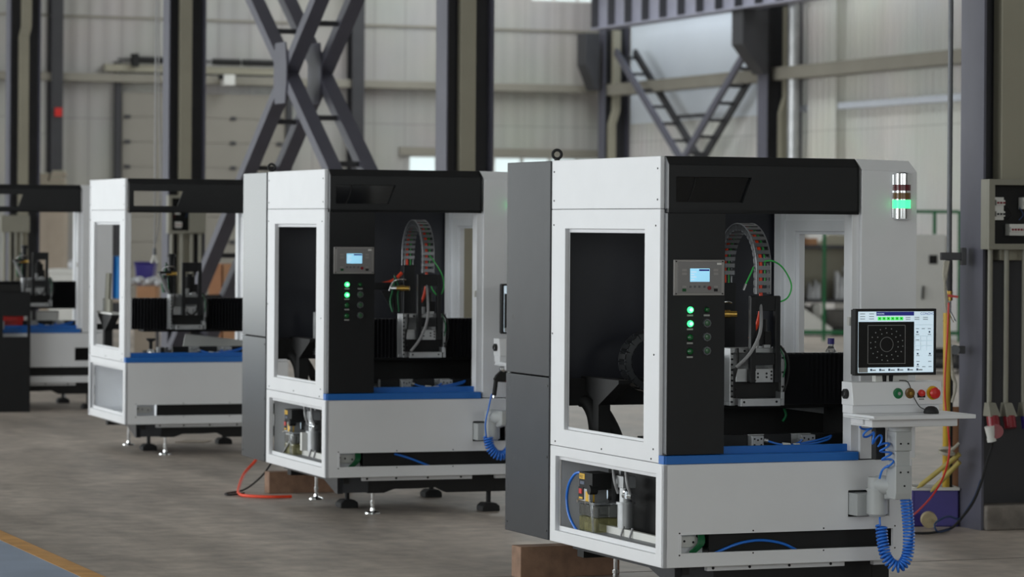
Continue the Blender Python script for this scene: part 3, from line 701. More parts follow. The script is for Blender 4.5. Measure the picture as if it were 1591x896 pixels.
            b = M().cyl(CH, (.42, .7, .545), (.44, .7, .545), .012).cyl(CH, (.42, .7, .515), (.46, .7, .515), .015).prism(AL, [(.50, .50), (.56, .50), (.56, .58), (.515, .58)], 1, .62, .63); b.build('tool_holder', root)
    else:
        b = G().cyl(BK, (U(.556), .62, .86), (U(.556), .62, 1.11), .022).cyl(BK, (U(.556), .62, 1.11), (U(.556), .62, 1.135), .03).cyl(BK, (U(.556), .62, 1.03), (U(.556), .62, 1.05), .03)
        for k in range(6): b.torus(BM, (U(.556), .62, .93+.022*k), (0, 0, 1), .023, .005, 14, 5)
        b.build('spring_post', root)
    if full: M().box(BM, .42, 1.055, .60, .61, .45, .62).box(BM, 1.03, 1.055, .1, .62, .45, .62).build('bed_back_plate', root)
    # left beam support bracket
    bu = 0. if full else -.06
    b = MB(z, bu).prism(BM, [(.72, .715), (1.15, .715), (1.15, .695), (.99, .62), (.99, .43), (.93, .43), (.93, .60), (.72, .70)], 0, .12, .175)
    b.box(BM, .10, .20, .92, 1.0, .41, .44)
    if full: b.tube(BM, spline([(.11, 1.1, .61), (.13, 1.08, .60), (.15, 1.06, .55), (.16, 1.05, .47), (.165, 1.04, .42)]), .028, 10).tube(BM, spline([(.15, 1.1, .64), (.20, 1.04, .56), (.235, 1.0, .47), (.24, 1., .42)]), .024, 10)
    b.build('beam_bracket', root)
    if not full: M().box(WHT, .05, .14, .66, 1.30, .716, .728).build('bracket_tray', root)
    # ---- subframe and feet
    b = M()
    b.box(GR, .10, .272, .10, .101, -.09, .0)
    b.prism(BM, [(.10, 0), (.10, -.03), (.20, -.05), (.272, -.095), (.36, -.095), (.42, -.075), (.56, -.075), (.66, -.07), (.72, -.1), (1.08, -.1), (1.08, 0)], 1, .102, .16)
    b.prism(GR, [(.1, 0), (1.15, 0), (1.15, -.035), (.35, -.035), (.13, -.095), (.1, -.095)], 0, .098, .13)
    b.prism(BM, [(.1, 0), (1.15, 0), (1.15, -.05), (.1, -.1)], 0, 1.0, 1.03).box(BM, .12, 1.0, 1.08, 1.15, -.07, 0).box(BM, .12, 1.0, .16, 1.08, -.02, 0)
    b.box(BM, .13, .16, .09, .1, -.04, 0)
    b.build('subframe', root, .002)
    b = M().box(W, .23, .856, .07, .1, -.026, .0).box(W, .99, 1.1, .07, .1, -.026, 0)
    p = b.build('lower_front_bar', root, .002); screws(z, 1, .069, [(.255, -.014), (.42, -.014), (.60, -.014), (.79, -.014)], .006).build('screws', p)
    for (fu, fv, top) in ((.31, .14, -.09), (.27, 1.08, -.04), (.98, 1.1, -.04)):
        b = MB().lathe(CH, [(0, 0), (.042, 0), (.04, .008), (.014, .016), (.012, .03), (.0, .03)], (fu, fv, 0), (0, 0, 1), 20).cyl(CH, (fu, fv, .025), (fu, fv, z+top+.02), .009).cyl(CH, (fu, fv, .055), (fu, fv, .07), .015, n=6).cyl(CH, (fu, fv, .04), (fu, fv, .05), .012, n=6)
        b.build('chrome_levelling_foot', root)
    for (fu, fv) in ((.285, .53), (.975, .14), (.95, 1.05)):
        b = MB().prism(BLACKP, [(-.052, 0), (.052, 0), (.05, .03), (.028, .046), (-.03, .046), (-.052, .028)], 1, -.05, .05)
        b.V = [v+Vector((fu, fv, 0)) for v in b.V]
        b.cyl(BLACKP, (fu, fv, .04), (fu, fv, z-.05), .013)
        b.build('rubber_mount', root, .006)
    # ---- lubrication unit and air filter in the side compartment
    if lube:
        t = M()
        t.box(OIL, .05, .16, .79, .975, .062, .128).box(SMOK, .05, .16, .79, .975, .129, .182)
        o = t.build('oil_tank', root, .008, label='clear tank half full of olive oil', seg=3)
        t = M().box(CLR, .04, .17, .78, .985, .184, .194)
        for v_ in (.80, .88, .965): t.cyl(CH, (.038, v_, .189), (.046, v_, .189), .008, n=10)
        t.build('tank_flange', o, .003)
        t = M().box(BM, .05, .14, .83, .97, .245, .315).box(AL, .05, .14, .86, .97, .194, .245)
        t.box(YEL, .048, .05, .91, .968, .285, .308).box(BM, .047, .05, .92, .972, .197, .25).box(RED, .044, .05, .932, .962, .222, .243).box(YEL, .0465, .05, .927, .965, .2, .208)
        t.text(BM, 'VOLT', .017, (.0475, .963, .290), (0, -1, 0), (0, 0, 1)); t.box(SCRD, .0485, .05, .915, .96, .262, .275)
        t.build('pump_head', o, .003)
        M().cyl(YEL, (.07, .885, .194), (.07, .885, .235), .026, n=12).build('filler_cap', o, label='yellow filler cap')
        M().cyl(BM, (.04, .845, .245), (.075, .845, .245), .02).build('pressure_knob', o)
        for v_ in (.82, .88, .95): M().cyl(GYC, (.07, v_, .07), (.07, v_, .17), .006, n=8).build('pickup_pipe', o)
        M().tube(CLR, spline([(.06, .88, .2), (.045, .84, .2), (.035, .80, .17), (.035, .79, .1), (.04, .79, .05)]), .005).build('feed_tube', root)
        t = M().cyl(AL, (.12, .64, .10), (.12, .64, .205), .034, n=24).cyl(AL, (.12, .64, .205), (.12, .64, .29), .026, n=20).cyl(AL, (.12, .64, .2), (.12, .64, .21), .04, n=20).box(AL, .09, .15, .6, .67, .27, .32)
        f = t.build('air_filter', root, .002)
        t = M().cyl(BM, (.09, .72, .235), (.075, .725, .235), .024).cyl(SCRW, (.0755, .725, .235), (.073, .726, .235), .018); t.build('pressure_gauge', f)
        t = M().cyl(CH, (.1, .61, .24), (.1, .52, .24), .012).cyl(CH, (.1, .57, .23), (.1, .57, .26), .016, n=6).ball(CH, (.1, .59, .255), .014); t.build('elbow_fitting', f)
        for v_, a in ((.67, .0), (.54, .0)): M().tube(GYC, spline([(.1, v_, .245), (.08, v_-.01, .29), (.085, v_+.02, .35)]), .007).build('grey_tube', f)
        for v_ in (.61, .52): M().tube(GYC, spline([(.1, v_, .11), (.09, v_+.01, .06), (.1, v_, .02)]), .005).build('grey_tube', f)
        M().box(BM, .2, .206, .1, 1.0, .06, .36).box(AL, .196, .2, .86, .88, .27, .35).box(WHT, .1, .12, .1, .95, .068, .098).build('mounting_plate', root)
        t = M().box(DUCT, .04, .1, .1, .9, .03, .068)
        for i in range(40): t.box(DUCT, .037, .04, .1+.02*i, .11+.02*i, .032, .066)
        t.build('wiring_duct', root)
        if du == 0:
            M().tube(BLH, spline([(.06, .965, .31), (.052, 1.02, .30), (.046, 1.075, .25), (.045, 1.095, .18), (.045, 1.06, .11), (.042, .96, .055), (.04, .86, .035)]), .0065).build('blue_hose', root)
            M().prism(BM, [(.86, .06), (.92, .06), (.88, .03), (.82, .03)], 0, .06, .1).build('rubber_wedge', root)
        else:
            for k in range(4): M().tube(BLD, spline([(.08+.01*k, 1.0, .1), (.07, .95, .06), (.06, .85, .045), (.06, .7-.02*k, .04)]), .008).build('blue_cable', root)
            M().tube(GYC, spline([(.05, .82, .16), (.045, .9, .11), (.045, 1.02, .045)]), .005).build('pale_tube', root)
            M().box(WHT, .06, .09, .655, .69, .10, .2).build('white_valve', root)
        M().tube(BLH, spline([(.25, .04, .05), (.35, .035, .085), (.45, .035, .096), (.55, .04, .08), (.62, .045, .05)] if du == 0 else [(.4, .04, .12), (.47, .035, .1), (.55, .035, .07), (.6, .04, .05)]), .006).build('blue_hose', root)
    else:
        M().box(WD, .30, .305, .06, 1.13, .03, .40).build('compartment_back_sheet', root); M().ball(BM, (.28, .33, .36), .035).build('black_knob', root)
    # ---- signal lamp
    if console is not None:
        t = M(); cx = 1.075; R = .04; w0, w1 = 1.40, 1.597; H = w1-w0
        def seg(m, f0, f1, r): t.lathe(m, [(0, w1-f1*H), (r, w1-f1*H), (r, w1-f0*H), (0, w1-f0*H)], (cx, .006, 0), (0, 0, 1), 28)
        seg(CH, .03, .24, R); seg(CH, .755, .97, R); seg(CH, .385, .43, R*.96); seg(CH, .24, .26, R); seg(CH, .56, .58, R)
        t.lathe(CH, [(R, w1-.03*H), (R*.6, w1), (0, w1)], (cx, .006, 0), (0, 0, 1), 28).lathe(CH, [(R, w0+.03*H), (R*.7, w0), (0, w0)], (cx, .006, 0), (0, 0, 1), 28)
        t.box(CH, cx-R-.004, cx+R+.004, .008, .012, w0+.01, w1-.01)
        sl = t.build('signal_lamp', root)
        for m, f0, f1, n_ in ((REDG, .26, .385, 'red_lens'), (AMB, .43, .56, 'amber_lens'), (GON, .58, .755, 'green_lens')):
            t = M(); seg(m, f0, f1, R*.93); t.build(n_, sl, label='lit green lens' if n_[0] == 'g' else None)
    # ---- arm and console
    if console is not None:
        k = console
        t = M().box(LG, .836, .93, -.07, .14, .192, .282).box(LG, .88, .935, -.11, -.02, .2, .28).box(SC, .838, .842, -.03, -.02, .2, .21).build('arm_bracket', root, .004)
        arm = M().cyl(LG, (.897, -.13, .205), (.897, -.13, .30), .042, n=28).cyl(LG, (.897, -.13, .3), (.897, -.13, .31), .046, n=28).cyl(LG, (.897, -.13, .31), (.897, -.13, .355), .04, n=28).lathe(LG, [(0, .0), (.03, 0), (.042, .014)], (.897, -.13, .195), (0, 0, 1), 28).build('arm_joint', root, .003)
        M().cyl(LG, (.897, -.13, .325), (.935, -.24, .325), .038, n=24).prism(LG, [(-.13, .26), (-.25, .28), (-.25, .355), (-.13, .355)], 0, .905, .94).box(LG, .90, .95+k*.8, -.27, -.19, .285, .36).build('arm_link', arm, .006)
        ax = .932+k
        t = M().prism(LG, [(-.285, .275), (-.23, .275), (-.21, .30), (-.21, .41), (-.29, .41), (-.29, .3)], 0, ax-.04, ax+.034).box(LG, ax-.035, ax+.03, -.282, -.218, .40, .47).box(LG, ax-.04, ax+.034, -.29, -.21, .47, .55).cyl(LG, (ax, -.25, .55), (ax, -.25, .566), .046, n=28).cyl(LG, (ax, -.25, .562), (ax, -.25, .59), .05, n=28)
        o = t.build('arm_column', root, .004)
        screws(z, 1, -.291, [(ax-.018, .50), (ax+.016, .5), (ax-.018, .385), (ax+.016, .385), (ax, .33)], .004).build('screws', o)
        M().box(BM, .85+k, .895+k, -.2, -.16, .43, .56).build('hose_sleeve', root, .004)
        C = lambda u: u+k
        t = M()
        t.hexa(W, [(C(.708), -.27, .655), (C(1.117), -.27, .655), (C(1.117), -.17, .655), (C(.708), -.17, .655), (C(.708), -.255, .748), (C(1.117), -.255, .748), (C(1.117), -.17, .748), (C(.708), -.17, .748)])
        t.box(W, C(.712), C(1.11), -.255, -.17, .622, .656).box(W, C(.72), C(1.185), -.42, -.16, .605, .622).box(W, C(.70), C(.72), -.42, -.2, .605, .612)
        t.box(W, C(.745), C(1.135), -.36, -.18, .572, .606).box(W, C(.735), C(.76), -.3, -.2, .58, .606)
        con = t.build('console', root, .003)
        M().cyl(BM, (C(.708), -.215, .70), (C(.695), -.215, .70), .02).cyl(CH, (C(.695), -.215, .70), (C(.69), -.215, .70), .012).build('side_socket', con)
        # monitor
        t = M()
        t.plate(BM, 1, -.262, -.235, (C(.720), C(1.090), .774, 1.042), [(C(.733), C(1.080), .785, 1.031)]).box(BM, C(.724), C(1.086), -.25, -.215, .778, 1.038).box(WHT, C(.83), C(.98), -.23, -.2, .74, .80)
        mon = t.build('monitor', con, .002)
        M().cyl(BM, (C(.872), -.225, .735), (C(.868), -.235, .79), .009).cyl(BM, (C(.90), -.225, .735), (C(.90), -.235, .79), .009).build('monitor_cable', con)
        su = lambda zx: C(.7335)+(zx-83)/929*.3465
        sw = lambda zy: 1.0310-(zy-72)/733*.246
        t = M(); Y = -.256
        R_ = lambda m, x0, y0, x1, y1, l=1: t.box(m, su(x0), su(x1), Y-.0004*l, Y+.0005, sw(y1), sw(y0))
        R_(SCRW, 83, 72, 1012, 805); R_(SCRT, 308, 75, 770, 122, 2); R_(SCRK, 92, 195, 772, 742, 2); R_(SCRL, 95, 742, 208, 800, 2)
        for i in range(6): R_(SCRG, 326+53*i, 136, 372+53*i, 178, 2); R_(GOFF, 342+53*i, 148, 356+53*i, 164, 3)
        for x0, x1, y in ((205, 660, 238), (215, 668, 697)): R_(SCRL, x0, y-2, x1, y+2, 3)
        for x in (207, 662): R_(SCRL, x-2, 238, x+2, 697, 3)
        t.torus(SCRL, (su(437), Y-.001, sw(467)), (0, 1, 0), 78/929*.3465, .0006, 40, 5)
        for n_, rr, ph in ((18, 198, .17), (14, 142, .0)):
            for i in range(n_):
                a = 2*PI*(i+ph)/n_+PI/2; x_, y_ = 437+rr*math.cos(a), 467-rr*.98*math.sin(a)
                R_(SCRL, x_-7, y_-2.5, x_+7, y_+2.5, 3); R_(SCRL, x_-2.5, y_-7, x_+2.5, y_+7, 3)
        for gx, gy in [(a, b_) for b_ in (100, 132, 160) for a in (125, 235)]+[(a, b_) for b_ in (145, 168) for a in (680, 790, 895)]: R_(SCRL, gx-14, gy-4, gx+46, gy+4, 2)
        for gx, gy in ((812, 280), (885, 280), (960, 280), (812, 350), (962, 350), (815, 415), (818, 535), (820, 605), (968, 605), (822, 675), (968, 675), (820, 735), (895, 738), (972, 738)): R_(SCRL, gx-20, gy-4, gx+20, gy+4, 2)
        for gx, gy in ((812, 320), (962, 320), (818, 582), (968, 582), (820, 712)): R_(SCRD, gx-10, gy-10, gx+10, gy+10, 2)
        for gx in (815, 888, 962):
            for gy in (398, 455, 515): R_(SCRL, gx-32, gy-30, gx+32, gy-28, 2); R_(SCRL, gx-34, gy-30, gx-32, gy+28, 2)
        R_(SCRL, 780, 232, 1005, 234, 2)
        for gx, w_ in ((250, 50), (360, 50), (470, 65), (582, 55), (705, 50), (815, 60)): R_(SCRD, gx-12, 758, gx+12, 784, 2); R_(SCRL, gx+16, 768, gx+16+w_*.8, 782, 2)
        t.text(SCRT, 'CONOVO', .0145, (su(848), Y-.0006, sw(114)), (1, 0, 0), (0, 0, 1)); t.text(SCRW, 'MEASURE', .008, (su(314), Y-.001, sw(107)), (1, 0, 0), (0, 0, 1))
        t.build('screen', con, label='lit screen with a ring pattern on black')
        for u_, m, kind in ((.915, GRD, 0), (.969, AMB, 0), (1.021, RED, 1), (1.074, RED, 2)):
            t = M(); o_ = (C(u_), -.262, .701)
            if kind == 0: t.lathe(m, [(0, .012), (.013, .012), (.014, .006), (.021, .005), (.022, 0)], o_, (0, -1, 0), 24).lathe(BRS if u_ > .95 else LBL, [(0, .0135), (.007, .013)], o_, (0, -1, 0), 14)
            elif kind == 1: t.lathe(RED, [(0, .02), (.011, .018), (.0145, .008), (.0145, 0)], o_, (0, -1, 0), 22)
            else: t.lathe(RED, [(0, .034), (.018, .032), (.0235, .024), (.021, .014), (.012, .01), (.012, 0)], o_, (0, -1, 0), 26)
            bt = t.build('emergency_stop' if kind == 2 else 'push_button', con)
            if kind == 2: M().lathe(YEL, [(0, .006), (.0275, .006), (.0285, 0)], o_, (0, -1, 0), 28).build('yellow_ring', root, label='yellow ring round the emergency stop')
            if kind == 1: M().box(BM, C(u_-.018), C(u_+.018), -.2655, -.261, .665, .702).box(LBL, C(u_-.012), C(u_+.012), -.267, -.264, .67, .68).build('tag_plate', root)
        # coiled hoses
        if k == 0:
            t = M().coil(BLH, [(.905, -.15, .16), (.905, -.16, .10), (.915, -.18, .03), (.955, -.2, -.005), (.995, -.2, .03), (1.005, -.2, .12), (.985, -.21, .27)], .0205, 36, .0052)
            t.tube(BLH, spline([(.905, -.14, .21), (.90, -.145, .185), (.90, -.15, .16)]), .0042)
            t.build('coiled_air_hose', root)
            t = M().coil(BLH, [(.80, -.2, .575), (.81, -.22, .53), (.86, -.24, .50), (.875, -.25, .44), (.89, -.25, .40)], .022, 6.5, .0045).tube(BLH, spline([(.885, -.24, .41), (.87, -.22, .39), (.868, -.2, .355)]), .0045)
            t.build('upper_coiled_hose', root)
        else:
            t = M().coil(BLH, [(.86, -.17, .22), (.87, -.18, .16), (.91, -.19, .12), (.96, -.19, .13), (.99, -.19, .2), (1.0, -.19, .4), (.97, -.2, .56)], .023, 46, .0052)
            t.tube(BLH, spline([(.872, -.19, .45), (.86, -.18, .38), (.845, -.17, .29), (.85, -.17, .22)]), .0045); t.build('coiled_air_hose', root)
            M().ball(CH, (C(.70)+.03, -.26, .585), .02).cyl(CH, (C(.70)+.03, -.26, .6), (C(.70)+.03, -.26, .625), .004).build('hook', root)
    return root

MG = 'row of white and black measuring machines'
M1 = dict(x=.6109, y=12.5335, z=.196, yaw=.3832); M2 = dict(x=-.9896, y=16.7326, z=.2087, yaw=.35); M3 = dict(x=-2.584, y=20.9875, z=.2137, yaw=.3436); M4 = dict(x=-4.43, y=25.9, z=.23, yaw=.345)
machine('inspection_machine', 'white machine with black header and operator screen, nearest of the row', **M1, console=0., roof=False, hole_r=True, group=MG)
machine('inspection_machine', 'white machine with black control column and two red-cabled chains, behind the nearest one', **M2, du=.095, console=.18, roof=False, hole_r=False, group=MG)
machine('inspection_machine', 'open white machine frame without a control column, third of the row', **M3, full=False, roof=False, column=False, enclosure=False, du=-.05, glass=False, inner=False, lube=False, hole_r=False, group=MG)
machine('inspection_machine', 'half-built white machine cut off by the left edge, farthest of the row', **M4, full=False, roof=False, column=False, enclosure=False, du=.025, glass=False, inner=False, lube=False, hole_r=False, group=MG)
def loc(m, u, v, w=0.):
    c, s = math.cos(m['yaw']), math.sin(m['yaw']); return Vector((m['x']+u*c-v*s, m['y']+u*s+v*c, w+m['z']))
# ================================================================== things around the machines
def W2(pts, r, m, name, parent=None, **k): return MB().tube(m, spline(pts), r).build(name, parent, **k)
# timber blocks below the rear enclosures
for m, (u0, u1, v0, v1, h), l in ((M1, (-.02, .46, 1.46, 1.57, .14), 'brown timber block on the floor below the nearest machine'), (M2, (.11, .62, 1.5, 1.6, .125), 'brown timber block on the floor under the second machine, beside the orange hose')):
    p = loc(m, (u0+u1)/2, (v0+v1)/2); b = MB().box(WOOD, -(u1-u0)/2, (u1-u0)/2, -(v1-v0)/2, (v1-v0)/2, 0, h)
    tag(b.build('timber_block', rot=m['yaw'], loc=(p.x, p.y, 0), bevel=.004), l, 'block', 'timber blocks under machines')
# bottle behind the bellows of the nearest machine
p = loc(M1, 1.012, .50, .706); o = empty('water_bottle', p); o.scale = (1, 1, 1.2); tag(o, 'clear plastic bottle with purple cap behind the black bellows', 'bottle')
MB().lathe(CLR, [(0, 0), (.025, 0), (.027, .01), (.027, .095), (.022, .115), (.0115, .13), (.0115, .145), (0, .145)], (0, 0, 0), n=24).build('body', o)
MB().cyl(PUR, (0, 0, .137), (0, 0, .158), .0145, n=20).build('cap', o, .002)
# computer mouse on the console tray
p = loc(M1, 1.03, -.33, .6225); o = empty('computer_mouse', p, M1['yaw']); tag(o, 'black computer mouse on the white tray below the monitor', 'mouse')
MB().lathe(BM, [(.0, .03), (.012, .029), (.022, .024), (.029, .014), (.031, .004), (.03, 0), (0, 0)], (0, 0, 0), n=24).build('body', o)
W2([(-.02, .015, .015), (-.035, .04, .03), (-.05, .064, .075), (-.062, .066, .11), (-.075, .07, .128), (-.10, .085, .13)], .0018, BM, 'cable', o)
# air gun on the second machine
p = loc(M2, .915, -.262, .60); o = empty('air_blow_gun', p, M2['yaw']); tag(o, 'black air blow gun with red lever hanging from the second machine', 'air gun')
MB().prism(BM, [(.0, -.005), (.012, -.012), (.03, -.075), (.012, -.085), (-.035, -.082), (-.06, -.07), (-.045, -.045)], 1, -.012, .012).build('body', o, .004)
MB().cyl(BM, (-.045, 0, -.075), (-.055, 0, -.155), .012).cyl(CH, (-.055, 0, -.155), (-.056, 0, -.168), .008).build('grip', o)
W2([(.012, -.014, -.075), (.018, -.016, -.105), (.03, -.016, -.135), (.036, -.012, -.15)], .005, RED, 'lever', o, label='red lever')
MB().torus(BM, (.0, 0, .004), (0, 1, 0), .011, .003).build('hanging_ring', o)
# hoses on the floor by the second machine
a, c = ground(370, 762), ground(454, 771)
def gw(px, py, z=0.): q = ground(px, py, z); h = hall(*q); return Vector((h.x, h.y, z))
e = at(398, 714, 18.62)
b = MB().tube(ORG, spline([e+Vector((.02, .05, .06)), e, at(380, 735, 18.5), gw(371, 758, .03), gw(372, 767, .012), gw(385, 770, .012), gw(420, 771.5, .012), gw(453, 771, .012)]), .009, 8)
tag(b.build('orange_hose'), 'orange hose dropping from the second machine onto the floor', 'hose')
e = at(422, 718, 18.5)
b = MB().tube(BLACKP, spline([e+Vector((.02, .05, .06)), e, at(405, 741, 18.45), gw(380, 760, .012), gw(352, 766, .009), gw(354, 768.5, .009), gw(368, 767.5, .009), gw(379, 765.5, .009)]), .0055, 8)
tag(b.build('black_cable'), 'black cable looping on the floor beside the orange hose', 'cable')
# levelling foot and loose sheets on the open machine
p = loc(M3, .205, .14, .45); o = empty('spare_levelling_foot', p); tag(o, 'black and chrome levelling foot standing loose on the blue ledge of the open machine', 'machine foot')
MB().lathe(CH, [(0, 0), (.028, 0), (.026, .03), (.014, .05), (0, .05)], (0, 0, 0), n=18).build('base', o); MB().cyl(BM, (0, 0, .05), (0, 0, .105), .012, n=12).lathe(BM, [(0, .1), (.016, .1), (.032, .112), (.032, .122), (0, .122)], (0, 0, 0), n=18).build('stem', o)
MB().box(BL, -.02, .35, -.04, .06, -.035, .0)
for i, u in enumerate((.262, .288, .318)):
    p = loc(M3, u, .16, .449); b = MB().box((AL, BM, ALD)[i], -.009, .009, -.03, .03, 0, .062); tag(b.build('metal_bar', rot=M3['yaw'], loc=p, bevel=.002), ['pale upright metal bar on the blue ledge, nearest the loose levelling foot', 'black upright metal bar on the blue ledge of the open machine', 'grey upright metal bar on the blue ledge, farthest from the levelling foot'][i], 'metal bar', 'bars on the blue ledge')
p = loc(M3, .62, .66, .455); b = MB().prism(CAB, [(-.07, .02), (.42, .0), (.42, .075), (-.05, .128)], 1, -.004, .004); tag(b.build('grey_sheet', rot=M3['yaw'], loc=p), 'pale grey sheet metal panel standing on the bed of the open machine', 'panel')
p = loc(M3, .095, 1.0, .729); b = MB().prism(BOXG, [(-.12, 0), (.12, 0), (.12, .09), (.05, .085), (.02, .27), (-.09, .27), (-.06, .09), (-.12, .085)], 1, -.01, .01)
tag(b.build('grey_plate', rot=M3['yaw']+1.57, loc=p), 'grey stepped plate standing on the tray in the side window of the open machine', 'panel')
# farthest machine: column cover on the floor, white boxes
p = loc(M4, .155, -.16); o = empty('column_cover', (p.x, p.y, 0), M4['yaw']); tag(o, 'black sheet-metal column cover with a slot standing at the left edge of the photo', 'panel')
MB().ringplate(BK, 1, 0, .004, [(0, 0), (.272, 0), (.272, .985), (0, .985)], [(.045, .62), (.25, .62), (.25, .79), (.045, .79)]).box(BK, 0, .004, .004, .12, 0, .985).box(BK, .268, .272, .004, .12, 0, .985).box(BK, .0, .272, .0, .12, .98, .99).build('cover', o)
MB().prism(BM, [(-.1, .99), (.2, .99), (.19, 1.05), (-.1, 1.05)], 1, .02, .1).build('cap', o)
p = loc(M4, .17, .02, .445); o = empty('tube_tray', p, M4['yaw']); tag(o, 'red tray of pale tubes seen through the slot of the black column cover', 'tray')
MB().box(RED, -.02, .24, .02, .08, .07, .12).box(RED, -.02, .24, .075, .08, 0, .12).build('tray', o)
for i in range(3): MB().cyl(WHT, (.0+.035*i, .04, .0), (.0+.035*i, .04, .075), .011, n=12).build('tube', o)
for u, w, l in ((.50, .15, 'white box on the bed of the farthest machine, left one'), (.71, .19, 'white box on the bed of the farthest machine, right one with a cable over it')):
    p = loc(M4, u, .55, .47); b = MB().box(WHT, -w/2, w/2, -.06, .06, 0, .115); tag(b.build('white_box', rot=M4['yaw']-.2, loc=p, bevel=.01), l, 'box', 'white boxes on the farthest machine')
# ------------------------------------------------------------------ distribution boxes on the columns
def dist_box(q, x0, x1, y0, y1, cond, yend, lab, breakers=True, sockets=(), door=None):
    p0, z1 = onq(x0, y0, q); p1, z0 = onq(x1, y1, q); w, h = p1-p0, z1-z0
    o = empty('distribution_box', hall(p0, q, z0), BY); tag(o, lab, 'electrical box')
    D = .085; fr = .03
    b = MB().plate(BOXG, 1, 0, .02, (0, w, 0, h), [(fr*1.2, w-fr*1.2, fr, h-fr)] if breakers else []).box(BOXG, 0, .004, .02, D, 0, h).box(BOXG, w-.004, w, .02, D, 0, h).box(BOXG, 0, w, .02, D, 0, .004).box(BOXG, 0, w, .02, D, h-.004, h)
    b.box(BM if breakers else BOXG, .004, w-.004, D-.004, D, .004, h-.004).build('enclosure', o, .002)
    if door: MB().box(BOXG, door[0]*w, door[1]*w, -.02, -.004, .01, h-.01).build('box_door', o, .003)
    if breakers:
        for (fx, fz, n, red) in breakers:
            bw = .0175*n
            k = MB().box(WHT, fx*w, fx*w+bw, .03, .075, fz*h, fz*h+.06).box(WHT, fx*w, fx*w+bw, .015, .03, fz*h+.018, fz*h+.045).build('breaker', o, .002)
            for i in range(n): MB().box(REDD if red else BM, fx*w+.004+.0175*i, fx*w+.0135+.0175*i, .008, .015, fz*h+.026, fz*h+.036).build('toggle', k)
        for i in range(5):
            x = .12+.16*i; W2([(x*w+.02, .06, h*.42), (x*w+.04, .05, h*.5), (x*w+.02, .055, h*.6)], .0035, (REDD, BM, BLD, GRD, REDD)[i], 'wire', o)
    for i, px in enumerate(cond):
        pc, zc = onq(px, yend, q+.045); MB().cyl(BOXG, (pc-p0, .045, zc-z0), (pc-p0, .045, 0), .013 if q < 20 else .02, n=14).build('conduit', o)
        if i < len(sockets):
            x, z = pc-p0, zc-z0
            s_ = MB().hexa(BOXG, [(x-.03, -.02, z-.07), (x+.034, -.02, z-.07), (x+.034, .06, z-.07), (x-.03, .06, z-.07), (x-.022, .015, z), (x+.022, .015, z), (x+.022, .06, z), (x-.022, .06, z)]).build('socket', o, .004)
            MB().cyl(sockets[i], (x, .01, z-.07), (x-.0, -.005, z-.13), .033, n=18).build('socket_cap', s_)
    return o
dist_box(14.16, 1537, 1650, 278, 388, (1537, 1562.5, 1590), 625, 'grey distribution box with open front and breakers on the column at the right edge',
         [(.12, .58, 3, 1), (.50, .58, 3, 0), (.32, .20, 6, 1), (.12, .42, 3, 0)], (REDD, REDD, PUR))
dist_box(30.45, 262, 319, 303, 363, (266, 282, 297, 310), 470, 'grey switch box with open front on the column behind the open white machine', [(.2, .5, 3, 0), (.2, .15, 4, 1)], door=(.55, 1.))
dist_box(38.0, 2, 46, 334, 361, (6, 15, 24, 33), 462, 'plain grey closed switch box on the column at the left edge', False)
# plug and its cable on the right column
q = 14.14; pp, zz = onq(1537, 662, q); o = empty('power_plug', hall(pp, q, zz), BY); tag(o, 'white power plug with red flap hanging in the first red socket', 'plug')
MB().cyl(WHT, (0, 0, .0), (.012, -.0, -.06), .026, .021, n=20).cyl(WHT, (.012, 0, -.06), (.016, 0, -.078), .024, n=20).build('body', o, .002)
MB().cyl(REDD, (.03, -.02, -.025), (.036, -.006, -.027), .037, n=22).build('flap', o)
def rel(px, py, Y): v = at(px, py, Y)-hall(pp, q, zz); return Vector((v.x*CB+v.y*SB, -v.x*SB+v.y*CB, v.z))
def relg(px, py, z=.012): v = gw(px, py, z)-hall(pp, q, zz); return Vector((v.x*CB+v.y*SB, -v.x*SB+v.y*CB, v.z))
W2([(.016, 0, -.078), rel(1541, 692, 16.2), rel(1532, 722, 16.18), rel(1525, 748, 16.15), rel(1512, 780, 16.1), rel(1495, 803, 16.05), relg(1478, 820), relg(1450, 827), relg(1420, 828), relg(1395, 827)], .007, BLACKP, 'cable', o)
W2([rel(1524, 745, 16.17), rel(1514, 772, 16.12), rel(1500, 795, 16.08), rel(1490, 806, 16.06), rel(1475, 802, 16.05), rel(1462, 806, 16.04), rel(1452, 815, 16.03), relg(1458, 826), relg(1475, 822)], .005, BLD, 'cable', o)
# pipe, clamp, valve and hoses in front of the right column
Yp = 16.35
a = at(1477.5, 0, Yp); o = empty('air_pipe', (a.x, a.y, 0)); tag(o, 'thin grey vertical air pipe with red valve beside the right column', 'pipe')
zt_, zv = 6., at(1477, 440, Yp).z
MB().cyl(ALD, (0, 0, zv), (0, 0, zt_), .0135, n=14).build('pipe', o)
MB().cyl(STD, (0, 0, zv-.05), (0, 0, zv+.12), .018, n=14).cyl(BRS, (0, 0, zv-.09), (0, 0, zv-.04), .02, n=8).build('valve', o)
MB().bar(RED, (-.015, -.02, zv-.062), (.045, -.02, zv-.07), .012, .012).build('valve_lever', o, label='red valve lever')
MB().cyl(CH, (0, 0, zv-.16), (0, 0, zv-.09), .013, n=10).cyl(CH, (0, 0, zv-.14), (.03, -.01, zv-.2), .009, n=10).cyl(CH, (0, 0, zv-.14), (-.025, -.01, zv-.2), .009, n=10).build('hose_tails', o)
zc = at(1477, 398, Yp).z
MB().box(STD, -.045, .075, -.025, .025, zc-.02, zc+.02).box(STD, .06, .085, -.04, .04, zc-.045, zc+.045).build('clamp', o, .003)
zc2 = at(1487, 543, Yp).z; MB().box(STD, .02, .085, -.02, .02, zc2-.02, zc2+.02).cyl(ALD, (.03, -.03, zc2), (.03, .03, zc2), .025).build('lower_clamp', o, .003)
